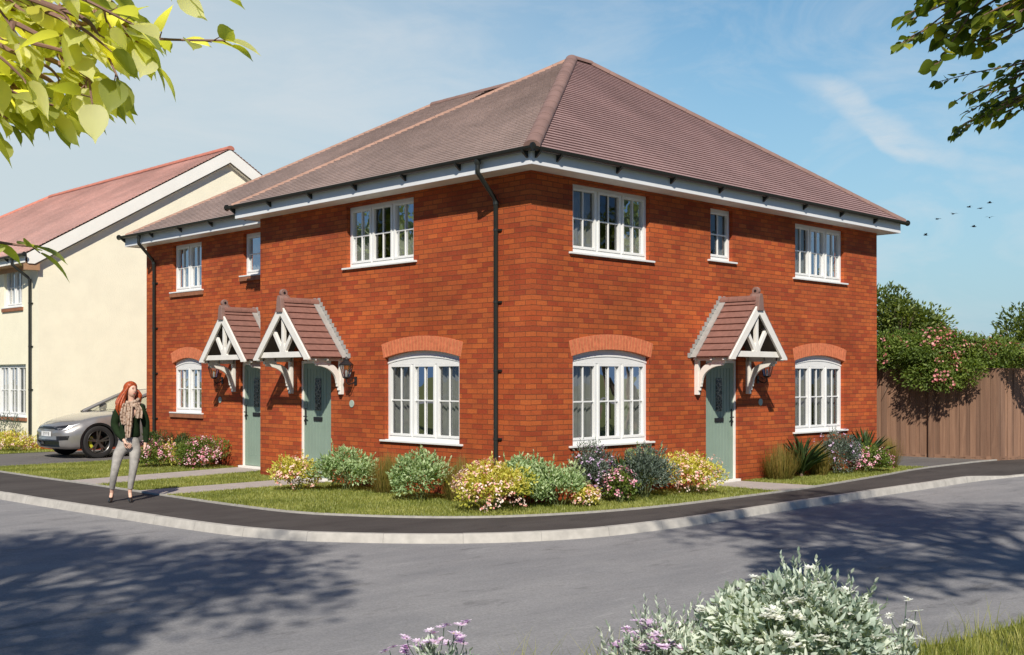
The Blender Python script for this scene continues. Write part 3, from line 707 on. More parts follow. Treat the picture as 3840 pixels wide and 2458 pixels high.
def door(fn, a0, a1, hinge_right, parent):
    """sage cottage door in a white frame; handle side is the left when hinge_right"""
    mb = MB(fn); D0, D1 = -.04, -.12
    mb.box(a0, D1, .04, a0+.045, D0, 2.115); mb.box(a1-.045, D1, .04, a1, D0, 2.115); mb.box(a0+.045, D1, 2.065, a1-.045, D0, 2.115)
    fo = None
    x0, x1 = a0+.05, a1-.05
    dm = MB(fn)
    n = 7; pw = (x1-x0-.18)/n
    dm.box(x0, -.115, .07, x0+.09, -.062, 2.06); dm.box(x1-.09, -.115, .07, x1, -.062, 2.06)
    dm.box(x0+.09, -.115, .07, x1-.09, -.062, .26); dm.box(x0+.09, -.115, 1.97, x1-.09, -.062, 2.06)
    cx = (x0+x1)/2
    for k in range(n):
        p0 = x0+.09+pw*k; p1 = p0+pw
        dm.box(p0+.004, -.115, .26, p1-.004, -.070, 1.97)
    dm.box(x0+.09, -.112, .26, x1-.09, -.077, 1.97)
    d = dm.build('door', M['door'], parent, bevel=.003)
    mb.build('door_frame', M['white2'], d, bevel=.003)
    t = MB(fn); t.box(a0-.03, -.12, .02, a1+.03, .05, .062); t.build('threshold', M['white2'], d, bevel=.003)
    g = MB(fn); g.box(cx-.085, -.10, 1.24, cx+.085, -.058, 1.80); g.build('door_glass', M['leaded'], d)
    l = MB(fn); l.box(cx-.125, -.08, 1.055, cx+.125, -.050, 1.125); l.box(cx-.105, -.08, 1.070, cx+.105, -.044, 1.110); l.build('letterbox', M['iron'], d, bevel=.003)
    hx = x0+.055 if hinge_right else x1-.055; s_ = 1 if hinge_right else -1
    h = MB(fn); h.box(hx-.018, -.08, .98, hx+.018, -.050, 1.24); h.tube([(hx, -.05, 1.13), (hx, -.01, 1.13), (hx+.11*s_, -.005, 1.125)], .010, 8)
    h.tube([(hx, -.06, 1.27), (hx, -.05, 1.23)], .014, 8); h.tube([(hx, -.045, 1.05), (hx, -.03, 1.05)], .02, 10)
    h.build('handle', M['iron'], d, smooth=True)
    return d
door(FR, 4.20, 5.13, False, house); door(FL, 4.81, 5.75, False, house); door(FB, 7.82, 8.77, False, house)

# ------------------------------------------------------------------ tiled roofs
def tiled(mb, e0, e1, r1, r0, n, lift=.016):
    """stepped tile courses between eaves e0-e1 and ridge r0-r1 (a true UV in metres across, course by .1)"""
    e0, e1, r0, r1 = map(Vector, (e0, e1, r0, r1)); nn = (e1-e0).cross(r0-e0)
    if nn.length < 1e-6: nn = (e1-e0).cross(r1-e0)
    nn.normalize(); nn = nn if nn.z > 0 else -nn; lift = .021; ax = (e1-e0).normalized()
    for i in range(n):
        t0, t1 = i/n, (i+1)/n
        a, b = e0.lerp(r0, t0), e1.lerp(r1, t0); c, d = e1.lerp(r1, t1), e0.lerp(r0, t1)
        up = nn*lift
        U = lambda p: (p-e0).dot(ax)
        mb.add([tuple(a+up), tuple(b+up), tuple(c+nn*.002), tuple(d+nn*.002)], [(0,1,2,3)], [[(U(a), i*.1+.006), (U(b), i*.1+.006), (U(c), i*.1+.099), (U(d), i*.1+.099)]])
        mb.add([tuple(a+up), tuple(b+up), tuple(b-nn*.004), tuple(a-nn*.004)], [(0,1,2,3)], [[(U(a), i*.1), (U(b), i*.1), (U(b), i*.1+.004), (U(a), i*.1+.004)]])
def ridge_tiles(mb, p, q, r=.11, L=.42, drop=.035, n=10, w=1.0):
    p, q = Vector(p), Vector(q); d = (q-p); tot = d.length; d.normalize(); k = max(1, round(tot/L)); side = d.cross(Vector((0,0,1))).normalized(); up = side.cross(d)
    for i in range(k):
        a = p+d*(tot*i/k); b = p+d*(tot*(i+1)/k-.004)
        vs = []
        for c_, rr in ((a, r*1.02), (b, r*.985)):
            for j in range(n+1):
                t = math.pi*(j/n)*1.1-.05*math.pi
                vs.append(tuple(c_+side*math.cos(t)*rr*w+up*(math.sin(t)*rr*.8-drop)))
        m_ = n+1
        mb.add(vs, [(j, j+1, m_+j+1, m_+j) for j in range(n)]+[tuple(range(m_))[::-1], tuple(range(m_, 2*m_))])
ZE = 4.985; ZR = 7.93
E1, E2, E3, E4 = (-.43,-.43,ZE), (10.42,-.43,ZE), (10.42,7.32,ZE), (-.43,7.32,ZE)
AP, BP = (4.63,3.44,ZR), (5.16,3.44,ZR)
mb = MB(); tiled(mb, E1, E2, BP, AP, 48); r1 = mb.build('roof', M['tile'], house, recalc=False); r1['label'] = 'purple brown tiled slope over the right hand facade'
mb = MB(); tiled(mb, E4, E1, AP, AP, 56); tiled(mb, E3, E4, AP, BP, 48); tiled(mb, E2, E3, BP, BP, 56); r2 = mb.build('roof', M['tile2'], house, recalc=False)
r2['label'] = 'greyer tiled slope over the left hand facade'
mb = MB(); ridge_tiles(mb, (-.45,-.45,ZE+.02), (AP[0], AP[1], ZR+.03), .105, .45, .03, w=1.1); mb.build('hip_tiles', M['ridge'], r1, smooth=True)
mb = MB(); ridge_tiles(mb, (-.43,7.32,ZE+.02), (AP[0], AP[1], ZR+.03), .070); mb.build('hip_tiles', M['ridge2'], r2, smooth=True)
mb = MB(); ridge_tiles(mb, (AP[0], AP[1], ZR+.03), (BP[0], BP[1], ZR+.03), .10); ridge_tiles(mb, (10.42,-.43,ZE+.02), (BP[0], BP[1], ZR+.03), .10, drop=.04)
ridge_tiles(mb, (10.42,7.32,ZE+.02), (BP[0], BP[1], ZR+.03), .10); mb.build('ridge_tiles', M['ridge'], r1, smooth=True)
# rear block roof
RA, RB = (5.02, 7.95, 7.885), (5.02, 3.6, 7.885); G1, G2, G3 = (.22, 3.0, ZE), (.22, 12.86, ZE), (9.82, 12.86, ZE)
mb = MB(); tiled(mb, (.22,12.86,ZE), (.22,6.2,ZE), (5.02,6.2,7.885), RA, 56)
tiled(mb, G3, G2, RA, RA, 56); tiled(mb, (9.82,6.2,ZE), G3, RA, (5.02,6.2,7.885), 56)
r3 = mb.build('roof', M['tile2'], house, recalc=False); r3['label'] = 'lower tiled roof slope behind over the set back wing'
mb = MB(); ridge_tiles(mb, (.22,12.86,ZE+.02), (RA[0], RA[1], 7.905), .070); mb.build('hip_tiles', M['ridge2'], r3, smooth=True)
mb = MB(); ridge_tiles(mb, (RA[0], RA[1], 7.905), (5.02, 5.2, 7.905), .09); mb.build('ridge_tiles', M['ridge'], r3, smooth=True)
# eaves: soffit, fascia, gutters
o_ = .37
mb = MB()
mb.box(-o_, -o_, SOF+.002, 10.32, 0.05, SOF+.02); mb.box(-o_, .05, SOF+.002, .05, 7.25, SOF+.02); mb.box(10.04, .05, SOF+.002, 10.32, 7.25, SOF+.02); mb.box(.05, 6.98, SOF+.002, .75, 7.25, SOF+.02)
mb.box(.28, 7.25, SOF+.002, .75, 12.97, SOF+.021); mb.box(.75, 12.70, SOF+.002, 9.6, 12.97, SOF+.021)
mb.build('soffit', M['white2'], house)
mb = MB()
mb.box(-o_-.022, -o_-.022, SOF-.012, 10.34, -o_, ZE-.02); mb.box(-o_-.022, -o_, SOF-.012, -o_, 7.27, ZE-.02); mb.box(10.32, -o_, SOF-.012, 10.34, 7.27, ZE-.02); mb.box(-o_, 7.25, SOF-.012, .66, 7.272, ZE-.02)
mb.build('fascia', M['fascia'], house, bevel=.004)
mb = MB(); mb.box(.258, 7.272, SOF-.012, .28, 12.99, ZE-.02); mb.box(.28, 12.968, SOF-.012, 9.6, 12.99, ZE-.02)
mb.build('fascia', M['fascia'], house, bevel=.004)
def gutter(pts, parent, brs):
    mb = MB(); r = .058
    for i in range(len(pts)-1):
        p, q = Vector(pts[i]), Vector(pts[i+1]); d = (q-p).normalized(); s = d.cross(Vector((0,0,1)))
        vs = []
        for c_ in (p, q):
            for k in range(9):
                t = math.pi+math.pi*k/8; vs.append(tuple(c_+s*math.cos(t)*r+Vector((0,0,1))*math.sin(t)*r))
            for k in range(9):
                t = 2*math.pi-math.pi*k/8; vs.append(tuple(c_+s*math.cos(t)*(r-.006)+Vector((0,0,1))*math.sin(t)*(r-.006)))
        mb.add(vs, [(k, (k+1) % 18, 18+(k+1) % 18, 18+k) for k in range(18)]+[tuple(range(18))[::-1], tuple(range(18, 36))])
    for p in (pts[0], pts[-1]): mb.lathe([(0, -.004), (.060, -.004), (.060, .004), (0, .004)], (p[0], p[1], p[2]-.01), 'x' if abs(Vector(pts[1])[0]-Vector(pts[0])[0]) > .1 else 'y', 12)
    o = mb.build('gutter', M['gutter'], parent, smooth=True)
    for (x, y, nx, ny) in brs:
        b = MB(); s = (ny, nx)
        b.prism([(x-nx*.065, y-ny*.065, pts[0][2]+.0), (x+nx*.062, y+ny*.062, pts[0][2]-.01), (x+nx*.03, y+ny*.03, pts[0][2]-.075), (x-nx*.055, y-ny*.055, pts[0][2]-.135), (x-nx*.065, y-ny*.065, pts[0][2]-.135)], (abs(ny)*.03, abs(nx)*.03, 0))
        b.build('bracket', M['gutter'], o)
    return o
ZG = ZE-.012; og = o_+.09
gb = [(.1+1.30*k, -og, 0, -1) for k in range(8)]+[(-.33, -og, 0, -1)]
gutter([(-og, -og, ZG), (10.50, -og, ZG)], house, gb)
gutter([(-og, 7.44, ZG), (-og, -og-.03, ZG)], house, [(-og, -.33, -1, 0)]+[(-og, 1.05+1.25*k, -1, 0) for k in range(5)]+[(-og, 7.25, -1, 0)])
gutter([(.17, 13.1, ZG), (.17, 7.29, ZG)], house, [(.17, 7.9+1.24*k, -1, 0) for k in range(4)]+[(.17, 12.92, -1, 0)])
def downpipe(parent, out, wl, zt, zb, n, clips):
    """out/wl: (x,y) of the gutter outlet and of the pipe on the wall; n: outward normal"""
    mb = MB(); pts = [(*out, zt), (*out, zt-.13), (*out, zt-.17)]
    zl = zt-.17-.36
    pts += [(out[0]*.9+wl[0]*.1, out[1]*.9+wl[1]*.1, zt-.21), (out[0]*.1+wl[0]*.9, out[1]*.1+wl[1]*.9, zl+.04), (*wl, zl-.03), (*wl, zb)]
    mb.tube(pts, .035, 12); mb.lathe([(.0, 0), (.046, 0), (.046, -.07), (.036, -.09)], (*out, zt+.02), 'z', 14); mb.lathe([(.036, 0), (.042, 0), (.042, -.06), (.036, -.06)], (*wl, zl), 'z', 14)
    o = mb.build('downpipe', M['gutter'], parent, smooth=True)
    for z in clips:
        c = MB(); cx, cy = wl
        if abs(n[0]): c.box(cx-n[0]*.035, cy-.075, z, cx-n[0]*.058, cy+.075, z+.03)
        else: c.box(cx-.075, cy-n[1]*.035, z, cx+.075, cy-n[1]*.058, z+.03)
        c.lathe([(.036, 0), (.040, 0), (.040, .03), (.036, .03)], (cx, cy, z), 'z', 14)
        c.build('pipe_clip', M['gutter'], o)
    return o
downpipe(house, (-og, .62), (-.06, .66), ZG-.05, .03, (-1, 0), (3.95, 2.9, 1.9, .9))
downpipe(house, (.17, 12.16), (.59, 12.28), ZG-.05, .03, (-1, 0), (3.9, 2.9, 1.9, .9))

# ------------------------------------------------------------------ porch canopies
def canopy(fn, c, wd, parent, flash='both'):
    """open timber gable canopy on carved brackets with tiled roof, finial and stepped lead"""
    HW, DF, ZA, SL = .845, .72, 3.125, 1.125
    rz = lambda a: ZA-SL*abs(a-c)
    mb = MB(fn)
    for s in (-1, 1):
        n = 9
        for i in range(n):
            t0, t1 = i/n, (i+1)/n; a0 = c+s*HW*1.03*(1-t0); a1 = c+s*HW*1.03*(1-t1)
            l0 = .030; nx, nz = s*SL/math.hypot(1, SL), 1/math.hypot(1, SL)
            p = [(a0+nx*l0, .008, rz(a0)+nz*l0), (a0+nx*l0, DF+.015, rz(a0)+nz*l0), (a1+nx*.006, DF+.015, rz(a1)+nz*.006), (a1+nx*.006, .008, rz(a1)+nz*.006)]
            q = [(a0-nx*.012, .008, rz(a0)-nz*.012), (a0-nx*.012, DF+.015, rz(a0)-nz*.012), (a1-nx*.016, DF+.015, rz(a1)-nz*.016), (a1-nx*.016, .008, rz(a1)-nz*.016)]
            mb.add(p+q, [(0,1,2,3),(7,6,5,4),(0,4,5,1),(1,5,6,2),(2,6,7,3),(3,7,4,0)])
    can = mb.build('porch_canopy', M['canopy_tile'], parent)
    mb = MB(fn); k = 4
    for i in range(k):
        d0, d1 = .01+(DF)*i/k, .01+DF*(i+1)/k-.006
        vs = [(c+math.cos(t)*.085, d, ZA+math.sin(t)*.075-.015) for d in (d0, d1) for t in [math.pi*(j/8)*1.16-.08*math.pi for j in range(9)]]
        mb.add(vs, [(j, j+1, 10+j, 9+j) for j in range(8)]+[tuple(range(9)), tuple(range(9, 18))])
    mb.build('ridge_tiles', M['canopy_tile'], can, smooth=True)
    # underside boards
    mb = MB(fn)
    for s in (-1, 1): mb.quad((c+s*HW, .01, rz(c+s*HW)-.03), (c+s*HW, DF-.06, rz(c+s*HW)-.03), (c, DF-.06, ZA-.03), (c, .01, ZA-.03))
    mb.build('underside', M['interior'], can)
    # barge boards with plumb cut feet
    for s in (-1, 1):
        mb = MB(fn); zb = 2.11
        poly = [(c, DF, ZA-.045), (c, DF, ZA-.255), (c+s*(HW-.155), DF, rz(c+HW-.155)-.215), (c+s*(HW-.155), DF, zb), (c+s*(HW+.0), DF, zb), (c+s*(HW+.0), DF, rz(c+HW)-.035)]
        mb.prism(poly, (0, .04*1, 0)); mb.build('bargeboard', M['white2'], can, bevel=.005)
    mb = MB(fn); yb = DF-.065
    mb.box(c-HW+.14, yb, 2.155, c+HW-.14, yb+.058, 2.25); mb.build('tie_beam', M['white2'], can, bevel=.004)
    mb = MB(fn); mb.box(c-.036, yb-.002, 2.25, c+.036, yb+.056, ZA-.12)
    mb.prism([(c-.10, yb+.004, 2.25), (c+.10, yb+.004, 2.25), (c+.036, yb+.004, 2.40), (c-.036, yb+.004, 2.40)], (0, .05, 0)); mb.build('king_post', M['white2'], can, bevel=.004)
    for s in (-1, 1):
        mb = MB(fn)
        a, b_ = Vector((c+s*.045, 0, 2.27)), Vector((c+s*.33, 0, 2.655)); d = (b_-a).normalized(); pn = Vector((-d.z, 0, d.x))*.036
        mb.prism([(a.x+pn.x, yb-.0, a.z+pn.z), (a.x-pn.x, yb-.0, a.z-pn.z), (b_.x-pn.x, yb-.0, b_.z-pn.z), (b_.x+pn.x, yb-.0, b_.z+pn.z)], (0, .052, 0))
        mb.build('strut', M['white2'], can, bevel=.004)
    # eaves beams with rafter feet
    for s in (-1, 1):
        mb = MB(fn); x0 = c+s*(HW-.12); x1 = x0+s*.07
        mb.box(min(x0, x1), .0, 2.095, max(x0, x1), DF-.002, 2.175)
        for d in (.03, .36, .60): mb.box(min(x0, x0+s*.125), d, 2.10, max(x0, x0+s*.125), d+.035, 2.19)
        mb.build('eaves_beam', M['white2'], can, bevel=.003)
    # carved brackets
    for s in (-1, 1):
        mb = MB(fn); x = c+s*(HW-.125); t = .062; xa = min(x, x+s*t)
        mb.box(xa, .0, 1.53, xa+t, .075, 2.095)
        n = 12; out = [];
        prof = [(.075, 1.60), (.105, 1.60), (.105, 1.655), (.13, 1.665), (.13, 1.70)]
        for i in range(n+1):
            u = i/n*math.pi/2; prof.append((.14+.40*(1-math.cos(u)), 1.72+.29*math.sin(u)))
        prof += [(.56, 2.02), (.56, 2.045), (.60, 2.05), (.60, 2.095), (.36, 2.095)]
        for i in range(n+1):
            u = math.pi/2-i/n*math.pi/2; prof.append((.075+.30*(1-math.cos(u))*.9, 1.80+.26*math.sin(u)))
        xx = xa+.008
        # split in quads along the curve so that the prism stays clean
        mb.prism([(xx, d, z) for d, z in prof], (t-.016, 0, 0))
        mb.build('bracket', M['white2'], can, bevel=.003)
    # finial
    mb = MB(fn)
    mb.prism([(c-.085, DF-.09, ZA-.20), (c+.085, DF-.09, ZA-.20), (c+.06, DF-.09, ZA+.03), (c+.03, DF-.09, ZA+.085), (c-.03, DF-.09, ZA+.085), (c-.06, DF-.09, ZA+.03)], (0, .16, 0))
    cc = (ZA+.13, DF-.03)
    ring = []
    for k in range(18):
        t = 2*math.pi*k/18; ring.append((c-.032, cc[1]+.068*math.cos(t), cc[0]+.068*math.sin(t)))
    mb.prism(ring, (.064, 0, 0))
    mb.prism([(c-.03, DF-.17, ZA+.04), (c-.03, DF+.03, ZA+.04), (c-.03, DF+.0, ZA+.12), (c-.03, DF-.08, ZA+.12)], (.06, 0, 0))
    mb.build('finial', M['ridge'], can, bevel=.008)
    mb = MB(fn); mb.prism([(c-.037, cc[1]+.024*math.cos(t), cc[0]+.024*math.sin(t)) for t in [2*math.pi*k/12 for k in range(12)]], (.074, 0, 0))
    mb.build('finial_eye', M['iron'], can)
    # stepped lead flashing against the wall
    for s in ((-1, 1)):
        mb = MB(fn); z = 2.15; 
        while z < ZA+.02:
            a_in = c+s*max(0, (ZA-z)/SL); a_top = c+s*max(0, (ZA-z-.075)/SL)
            mb.prism([(a_in, .003, z-.02), (a_in+s*.105, .003, z-.005), (a_in+s*.105, .003, z+.07), (a_top+s*.05, .003, z+.075), (a_top, .003, z+.055)], (0, .008, 0)); z += .0752
        # apron lying on the tiles
        nx, nz = SL/math.hypot(1, SL), 1/math.hypot(1, SL)
        a0, a1 = HW*1.05, .02
        P = lambda a, d, l: (c+s*(a+nx*l), d, ZA-SL*a+nz*l)
        mb.add([P(a0, .01, .036), P(a0, .12, .036), P(a1, .12, .036), P(a1, .01, .036)], [(0,1,2,3)])
        mb.add([P(a0, .12, .036), P(a1, .12, .036), P(a1, .12, .02), P(a0, .12, .02)], [(0,1,2,3)])
        mb.build('lead_flashing', M['lead'], can)
    return can
canopy(FR, 4.655, 1, house); canopy(FL, 5.22, 1, house); canopy(FB, 8.235, 1, house)

def lantern(fn, a, z, parent):
    d = .20; mb = MB(fn)
    mb.box(a-.03, 0, z-.24, a+.03, .018, z-.10)
    mb.tube([(a, .01, z-.17), (a, .07, z-.21), (a, .15, z-.23), (a, .20, z-.19), (a, .20, z-.12)], .010, 8)
    mb.tube([(a, .015, z-.12), (a, .09, z-.13), (a, .12, z-.17)], .007, 6)
    def sq(r0, z0, r1, z1, mbx=mb, n=6):
        vs = [(a+r_*math.cos(2*math.pi*k/n), d+r_*math.sin(2*math.pi*k/n), zz) for r_, zz in ((r0, z0), (r1, z1)) for k in range(n)]
        mbx.add(vs, [(k, (k+1) % n, n+(k+1) % n, n+k) for k in range(n)]+[tuple(range(n)), tuple(range(n, 2*n))])
    sq(.03, z-.14, .062, z-.115); sq(.066, z-.115, .066, z-.10)
    sq(.118, z+.085, .122, z+.10); sq(.122, z+.10, .05, z+.165); sq(.05, z+.165, .055, z+.19); sq(.035, z+.19, .01, z+.235)
    for k in range(6):
        t = 2*math.pi*k/6; mb.tube([(a+.062*math.cos(t), d+.062*math.sin(t), z-.10), (a+.112*math.cos(t), d+.112*math.sin(t), z+.09)], .006, 5)
    o = mb.build('wall_lantern', M['iron'], parent)
    g = MB(fn); sq(.056, z-.10, .104, z+.085, g); g.build('lantern_glass', M['lampglass'], o)
    b = MB(fn); b.tube([(a, d, z-.10), (a, d, z-.03), (a, d, z+.02)], [.016, .022, .012], 8); b.build('bulb', M['white'], o)
    return o
lantern(FR, 5.74, 1.95, house); lantern(FL, 4.10, 1.93, house); lantern(FB, 9.47, 1.93, house)
for fn, a, z in ((FR, 5.83, 1.38), (FL, 4.21, 1.375), (FB, 9.56, 1.36)):
    mb = MB(fn); n = 24
    mb.prism([(a+.062*math.cos(2*math.pi*k/n), .0, z+.062*math.sin(2*math.pi*k/n)) for k in range(n)], (0, .014, 0)); mb.build('house_plaque', M['disc'], house, bevel=.003)

# ------------------------------------------------------------------ the cream house
ch = empty('cream_house', (.2, 17.6, 0), 'cream rendered gable house with pinkish tiled roof and wide white bargeboards', 'house')
GY = 17.6; CX0, CX1 = .2, 11.0; CE = 4.72; CZ = 8.25; CR = 5.6; cs = (8.34-4.95)/(5.75)
FC = lambda a, d, z: (.2-d, a, z)
CW = [(18.62, 19.82, 3.66, 4.72), (18.38, 20.9, .80, 2.17), (24, 25.8, 3.66, 4.72), (24, 25.8, .8, 2.17)]
mb = MB(); wall(mb, GY, 34.5, 0, CE, CW, FC)
zg = lambda x: 8.02-abs(x-CR)*cs
mb.add([(CX0,GY,-.2),(CX1,GY,-.2),(CX1,GY,zg(CX1)),(CR,GY,zg(CR)),(CX0,GY,zg(CX0))], [(0,1,2,3,4)])
mb.add([(CX1,GY,-.2),(CX1,34.5,-.2),(CX1,34.5,4.7),(CX1,GY,4.7)], [(0,1,2,3)]); mb.add([(CX0,34.5,-.2),(CX1,34.5,-.2),(CX1,34.5,4.7),(CX0,34.5,4.7)], [(0,1,2,3)])
mb.build('wall', M['render'], ch, recalc=False)
mb = MB(); mb.quad((1.6,17.9,0),(1.6,34,0),(1.6,34,4.7),(1.6,17.9,4.7)); mb.quad((.3,17.7,2.45),(1.6,17.7,2.45),(1.6,34,2.45),(.3,34,2.45)); mb.build('interior_wall', M['interior'], ch)
mb = MB(); mb.box(.17, 17.57, -.1, .2, 34.5, .15); mb.box(.2, 17.57, -.1, 11.0, 17.6, .15); mb.build('brick_plinth', M['brick'], ch)
window(FC, 18.62, 19.82, 3.66, 4.72, 2, ch, sill='brick'); window(FC, 18.38, 20.9, .80, 2.17, 4, ch, sill='brick'); window(FC, 24, 25.8, 3.66, 4.72, 3, ch); window(FC, 24, 25.8, .8, 2.17, 3, ch)
ez = 8.34-cs*5.75
mb = MB(); V0 = 17.44
tiled(mb, (CR-5.75,35.3,ez), (CR-5.75,V0,ez), (CR,V0,8.34), (CR,29.7,8.34), 60); tiled(mb, (CR+5.75,V0,ez), (CR+5.75,35.3,ez), (CR,29.7,8.34), (CR,V0,8.34), 60)
tiled(mb, (CR+5.75,35.3,ez), (CR-5.75,35.3,ez), (CR,29.7,8.34), (CR,29.7,8.34), 60)
rc = mb.build('roof', M['tile3'], ch, recalc=False)
mb = MB(); ridge_tiles(mb, (CR,V0-.02,8.36), (CR,29.7,8.36), .12, .45); ridge_tiles(mb, (CR-5.75,35.3,ez+.03), (CR,29.7,8.36), .11, .45); mb.build('ridge_tiles', M['ridge3'], rc, smooth=True)
for s in (-1, 1):
    mb = MB(); X = CR+s*5.72; th = .36
    P = [(CR, V0, 8.31), (CR, V0, 8.31-th), (X, V0, ez-.02-th+.08), (X, V0, ez-.02)]
    if s == -1: P = [(CR, V0, 8.31), (CR, V0, 8.31-th), (CR-5.55, V0, 8.31-th-5.55*cs), (CR-5.72, V0, 8.31-th-5.55*cs-.0), (X-.02, V0, ez-.03)]
    mb.prism(P, (0, .03, 0)); mb.build('bargeboard', M['cream_wood'], ch)
    mb = MB(); mb.quad((CR, V0+.03, 8.25-th+.02), (X, V0+.03, 8.25-th+.02-5.72*cs), (X, GY, 8.25-th+.02-5.72*cs), (CR, GY, 8.25-th+.02)); mb.build('soffit', M['cream_wood'], ch)
mb = MB(); mb.box(-.17, 17.47, 4.70, .2, 34.8, 4.73); mb.build('soffit', M['brown_lit_board'], ch)
mb = MB(); mb.box(-.19, 17.47, 4.70, -.17, 34.8, 4.92); mb.build('fascia', M['cream_wood'], ch)
mb = MB(); mb.box(-.17, 17.472, 4.52, .192, 17.596, 4.70); mb.build('eaves_box', M['brown_lit_board'], ch)
mb = MB(); mb.box(.172, 17.9, 4.58, .197, 34.5, 4.70); mb.build('frieze_board', M['brown_lit_board'], ch)
gutter([(-.25, 35.2, 4.90), (-.25, 17.34, 4.90)], ch, [(-.25, 18.5+1.4*k, -1, 0) for k in range(6)])
downpipe(ch, (-.25, 18.12), (.14, 17.98), 4.86, .05, (-1, 0), (3.7, 2.6, 1.5))

# ------------------------------------------------------------------ fence
def fence_run(mb, p, q, h, bw=.11):
    p, q = Vector((*p, 0)), Vector((*q, 0)); d = (q-p); L_ = d.length; d.normalize(); nrm = Vector((d.y, -d.x, 0)); n = int(L_/bw); x = 0
    for i in range(n):
        a = p+d*(L_*i/n); b = p+d*(L_*(i+1)/n+.018); j = .022*(i % 2)+random.uniform(0, .005)
        z = h+random.uniform(-.004, .004); vs = []
        for c_, off in ((a, .0+j), (b, .012+j)):
            o = nrm*off; vs += [tuple(c_+o+Vector((0, 0, .04))), tuple(c_+o+Vector((0, 0, z)))]
        u = i*bw+.02
        mb.add([vs[0], vs[2], vs[3], vs[1]], [(0,1,2,3)], [[(u, 0), (u+.05, 0), (u+.05, z), (u, z)]])
        bk = [tuple(Vector(v)-nrm*.02) for v in vs]
        mb.add([vs[2], bk[2], bk[3], vs[3]], [(0,1,2,3)], [[(u, 0)]*4]); mb.add([bk[0], bk[2], bk[3], bk[1]], [(0,1,2,3)], [[(u, 0), (u+.05, 0), (u+.05, z), (u, z)]])
fe = empty('wooden_fence', (13.64, -.97, 0), 'tall brown vertical board fence at the right with a corner post', 'fence')
PTS = [(12.6, 9.0), (13.36, 1.7), (13.64, -.97), (16.0, -1.62), (24, -3.6)]
for i in range(len(PTS)-1):
    mb = MB(); fence_run(mb, PTS[i], PTS[i+1], 2.0); mb.build('board_panel', M['fence'], fe, recalc=False)
    a, b = PTS[i], PTS[i+1]; dd = Vector((b[0]-a[0], b[1]-a[1], 0)).normalized(); nn = Vector((dd.y, -dd.x, 0))*.0
    mb = MB(); mb.bar((a[0], a[1], 2.015), (b[0], b[1], 2.015), .07, .03); mb.build('capping_rail', M['fence'], fe)
    mb = MB(); mb.bar((a[0]-dd.y*.0, a[1], .02), (b[0], b[1], .02), .05, .12); mb.build('gravel_board', M['fence'], fe)
for (x, y) in ((13.44, .42), (13.655, -.985), (13.37, 1.75), (15.9, -1.6), (13.05, 4.5)):
    mb = MB(); mb.box(x-.05, y-.05, -.1, x+.05, y+.05, 2.03); mb.build('post', M['fence'], fe)

# ------------------------------------------------------------------ shrubs
def flowers(name, c, r, n, size, mat, parent, zlo=.0, heads=5, spread=.03, lift=.03, lumps=16, up=.5):
    P, D, _ = blob(n, c, r, lumps=lumps, inner=.0, zmin=-.1)
    D = D/np.linalg.norm(D, axis=1, keepdims=True); P = P+D*lift
    P = np.repeat(P, heads, 0)+rng.normal(0, spread, (len(P)*heads, 3)); D = np.repeat(D, heads, 0)+rng.normal(0, .3, (len(P), 3)); D[:, 2] += up
    D /= np.linalg.norm(D, axis=1, keepdims=True)
    k = P[:, 2] > zlo; P, D = P[k], D[k]
    T = np.cross(D, rng.normal(size=D.shape))
    o = leaf_obj(name, P, T, D, size*rng.uniform(.7, 1.2, len(P)), size*rng.uniform(.7, 1.2, len(P)), 'flower', mat, parent); o['kind'] = 'stuff'
def stems(c, r, n, parent, mat=None, th=.006):
    mb = MB()
    for d in rand_dirs(n, .1): mb.tube([(c[0]+d[0]*.03, c[1]+d[1]*.03, c[2]-r[2]*.9), (c[0]+d[0]*r[0]*.35, c[1]+d[1]*r[1]*.35, c[2]-r[2]*.2), (c[0]+d[0]*r[0]*.8, c[1]+d[1]*r[1]*.8, c[2]+d[2]*r[2]*.7)], [th, th*.8, th*.4], 5)
    mb.build('stems', mat or M['stem'], parent)
def leafmass(c, r, n, L_, W_, mat, parent, shape='lance', lumps=18, lump=.36, up=.35, jitter=.5, name='foliage', smooth=False):
    P, D, i = blob(n, c, r, lumps=lumps, lump=lump)
    P[:, 2] = np.maximum(P[:, 2], .02)
    T = D+rng.normal(0, jitter, D.shape); T[:, 2] += up
    Nn = D+rng.normal(0, .35, D.shape); Nn[:, 2] += .35
    tone = rng.random(lumps)[i]*.35+rng.random(len(P))*.65
    return leaf_obj(name, P, T, Nn, L_*rng.uniform(.65, 1.2, len(P)), W_*rng.uniform(.7, 1.2, len(P)), shape, mat, parent, u=tone)
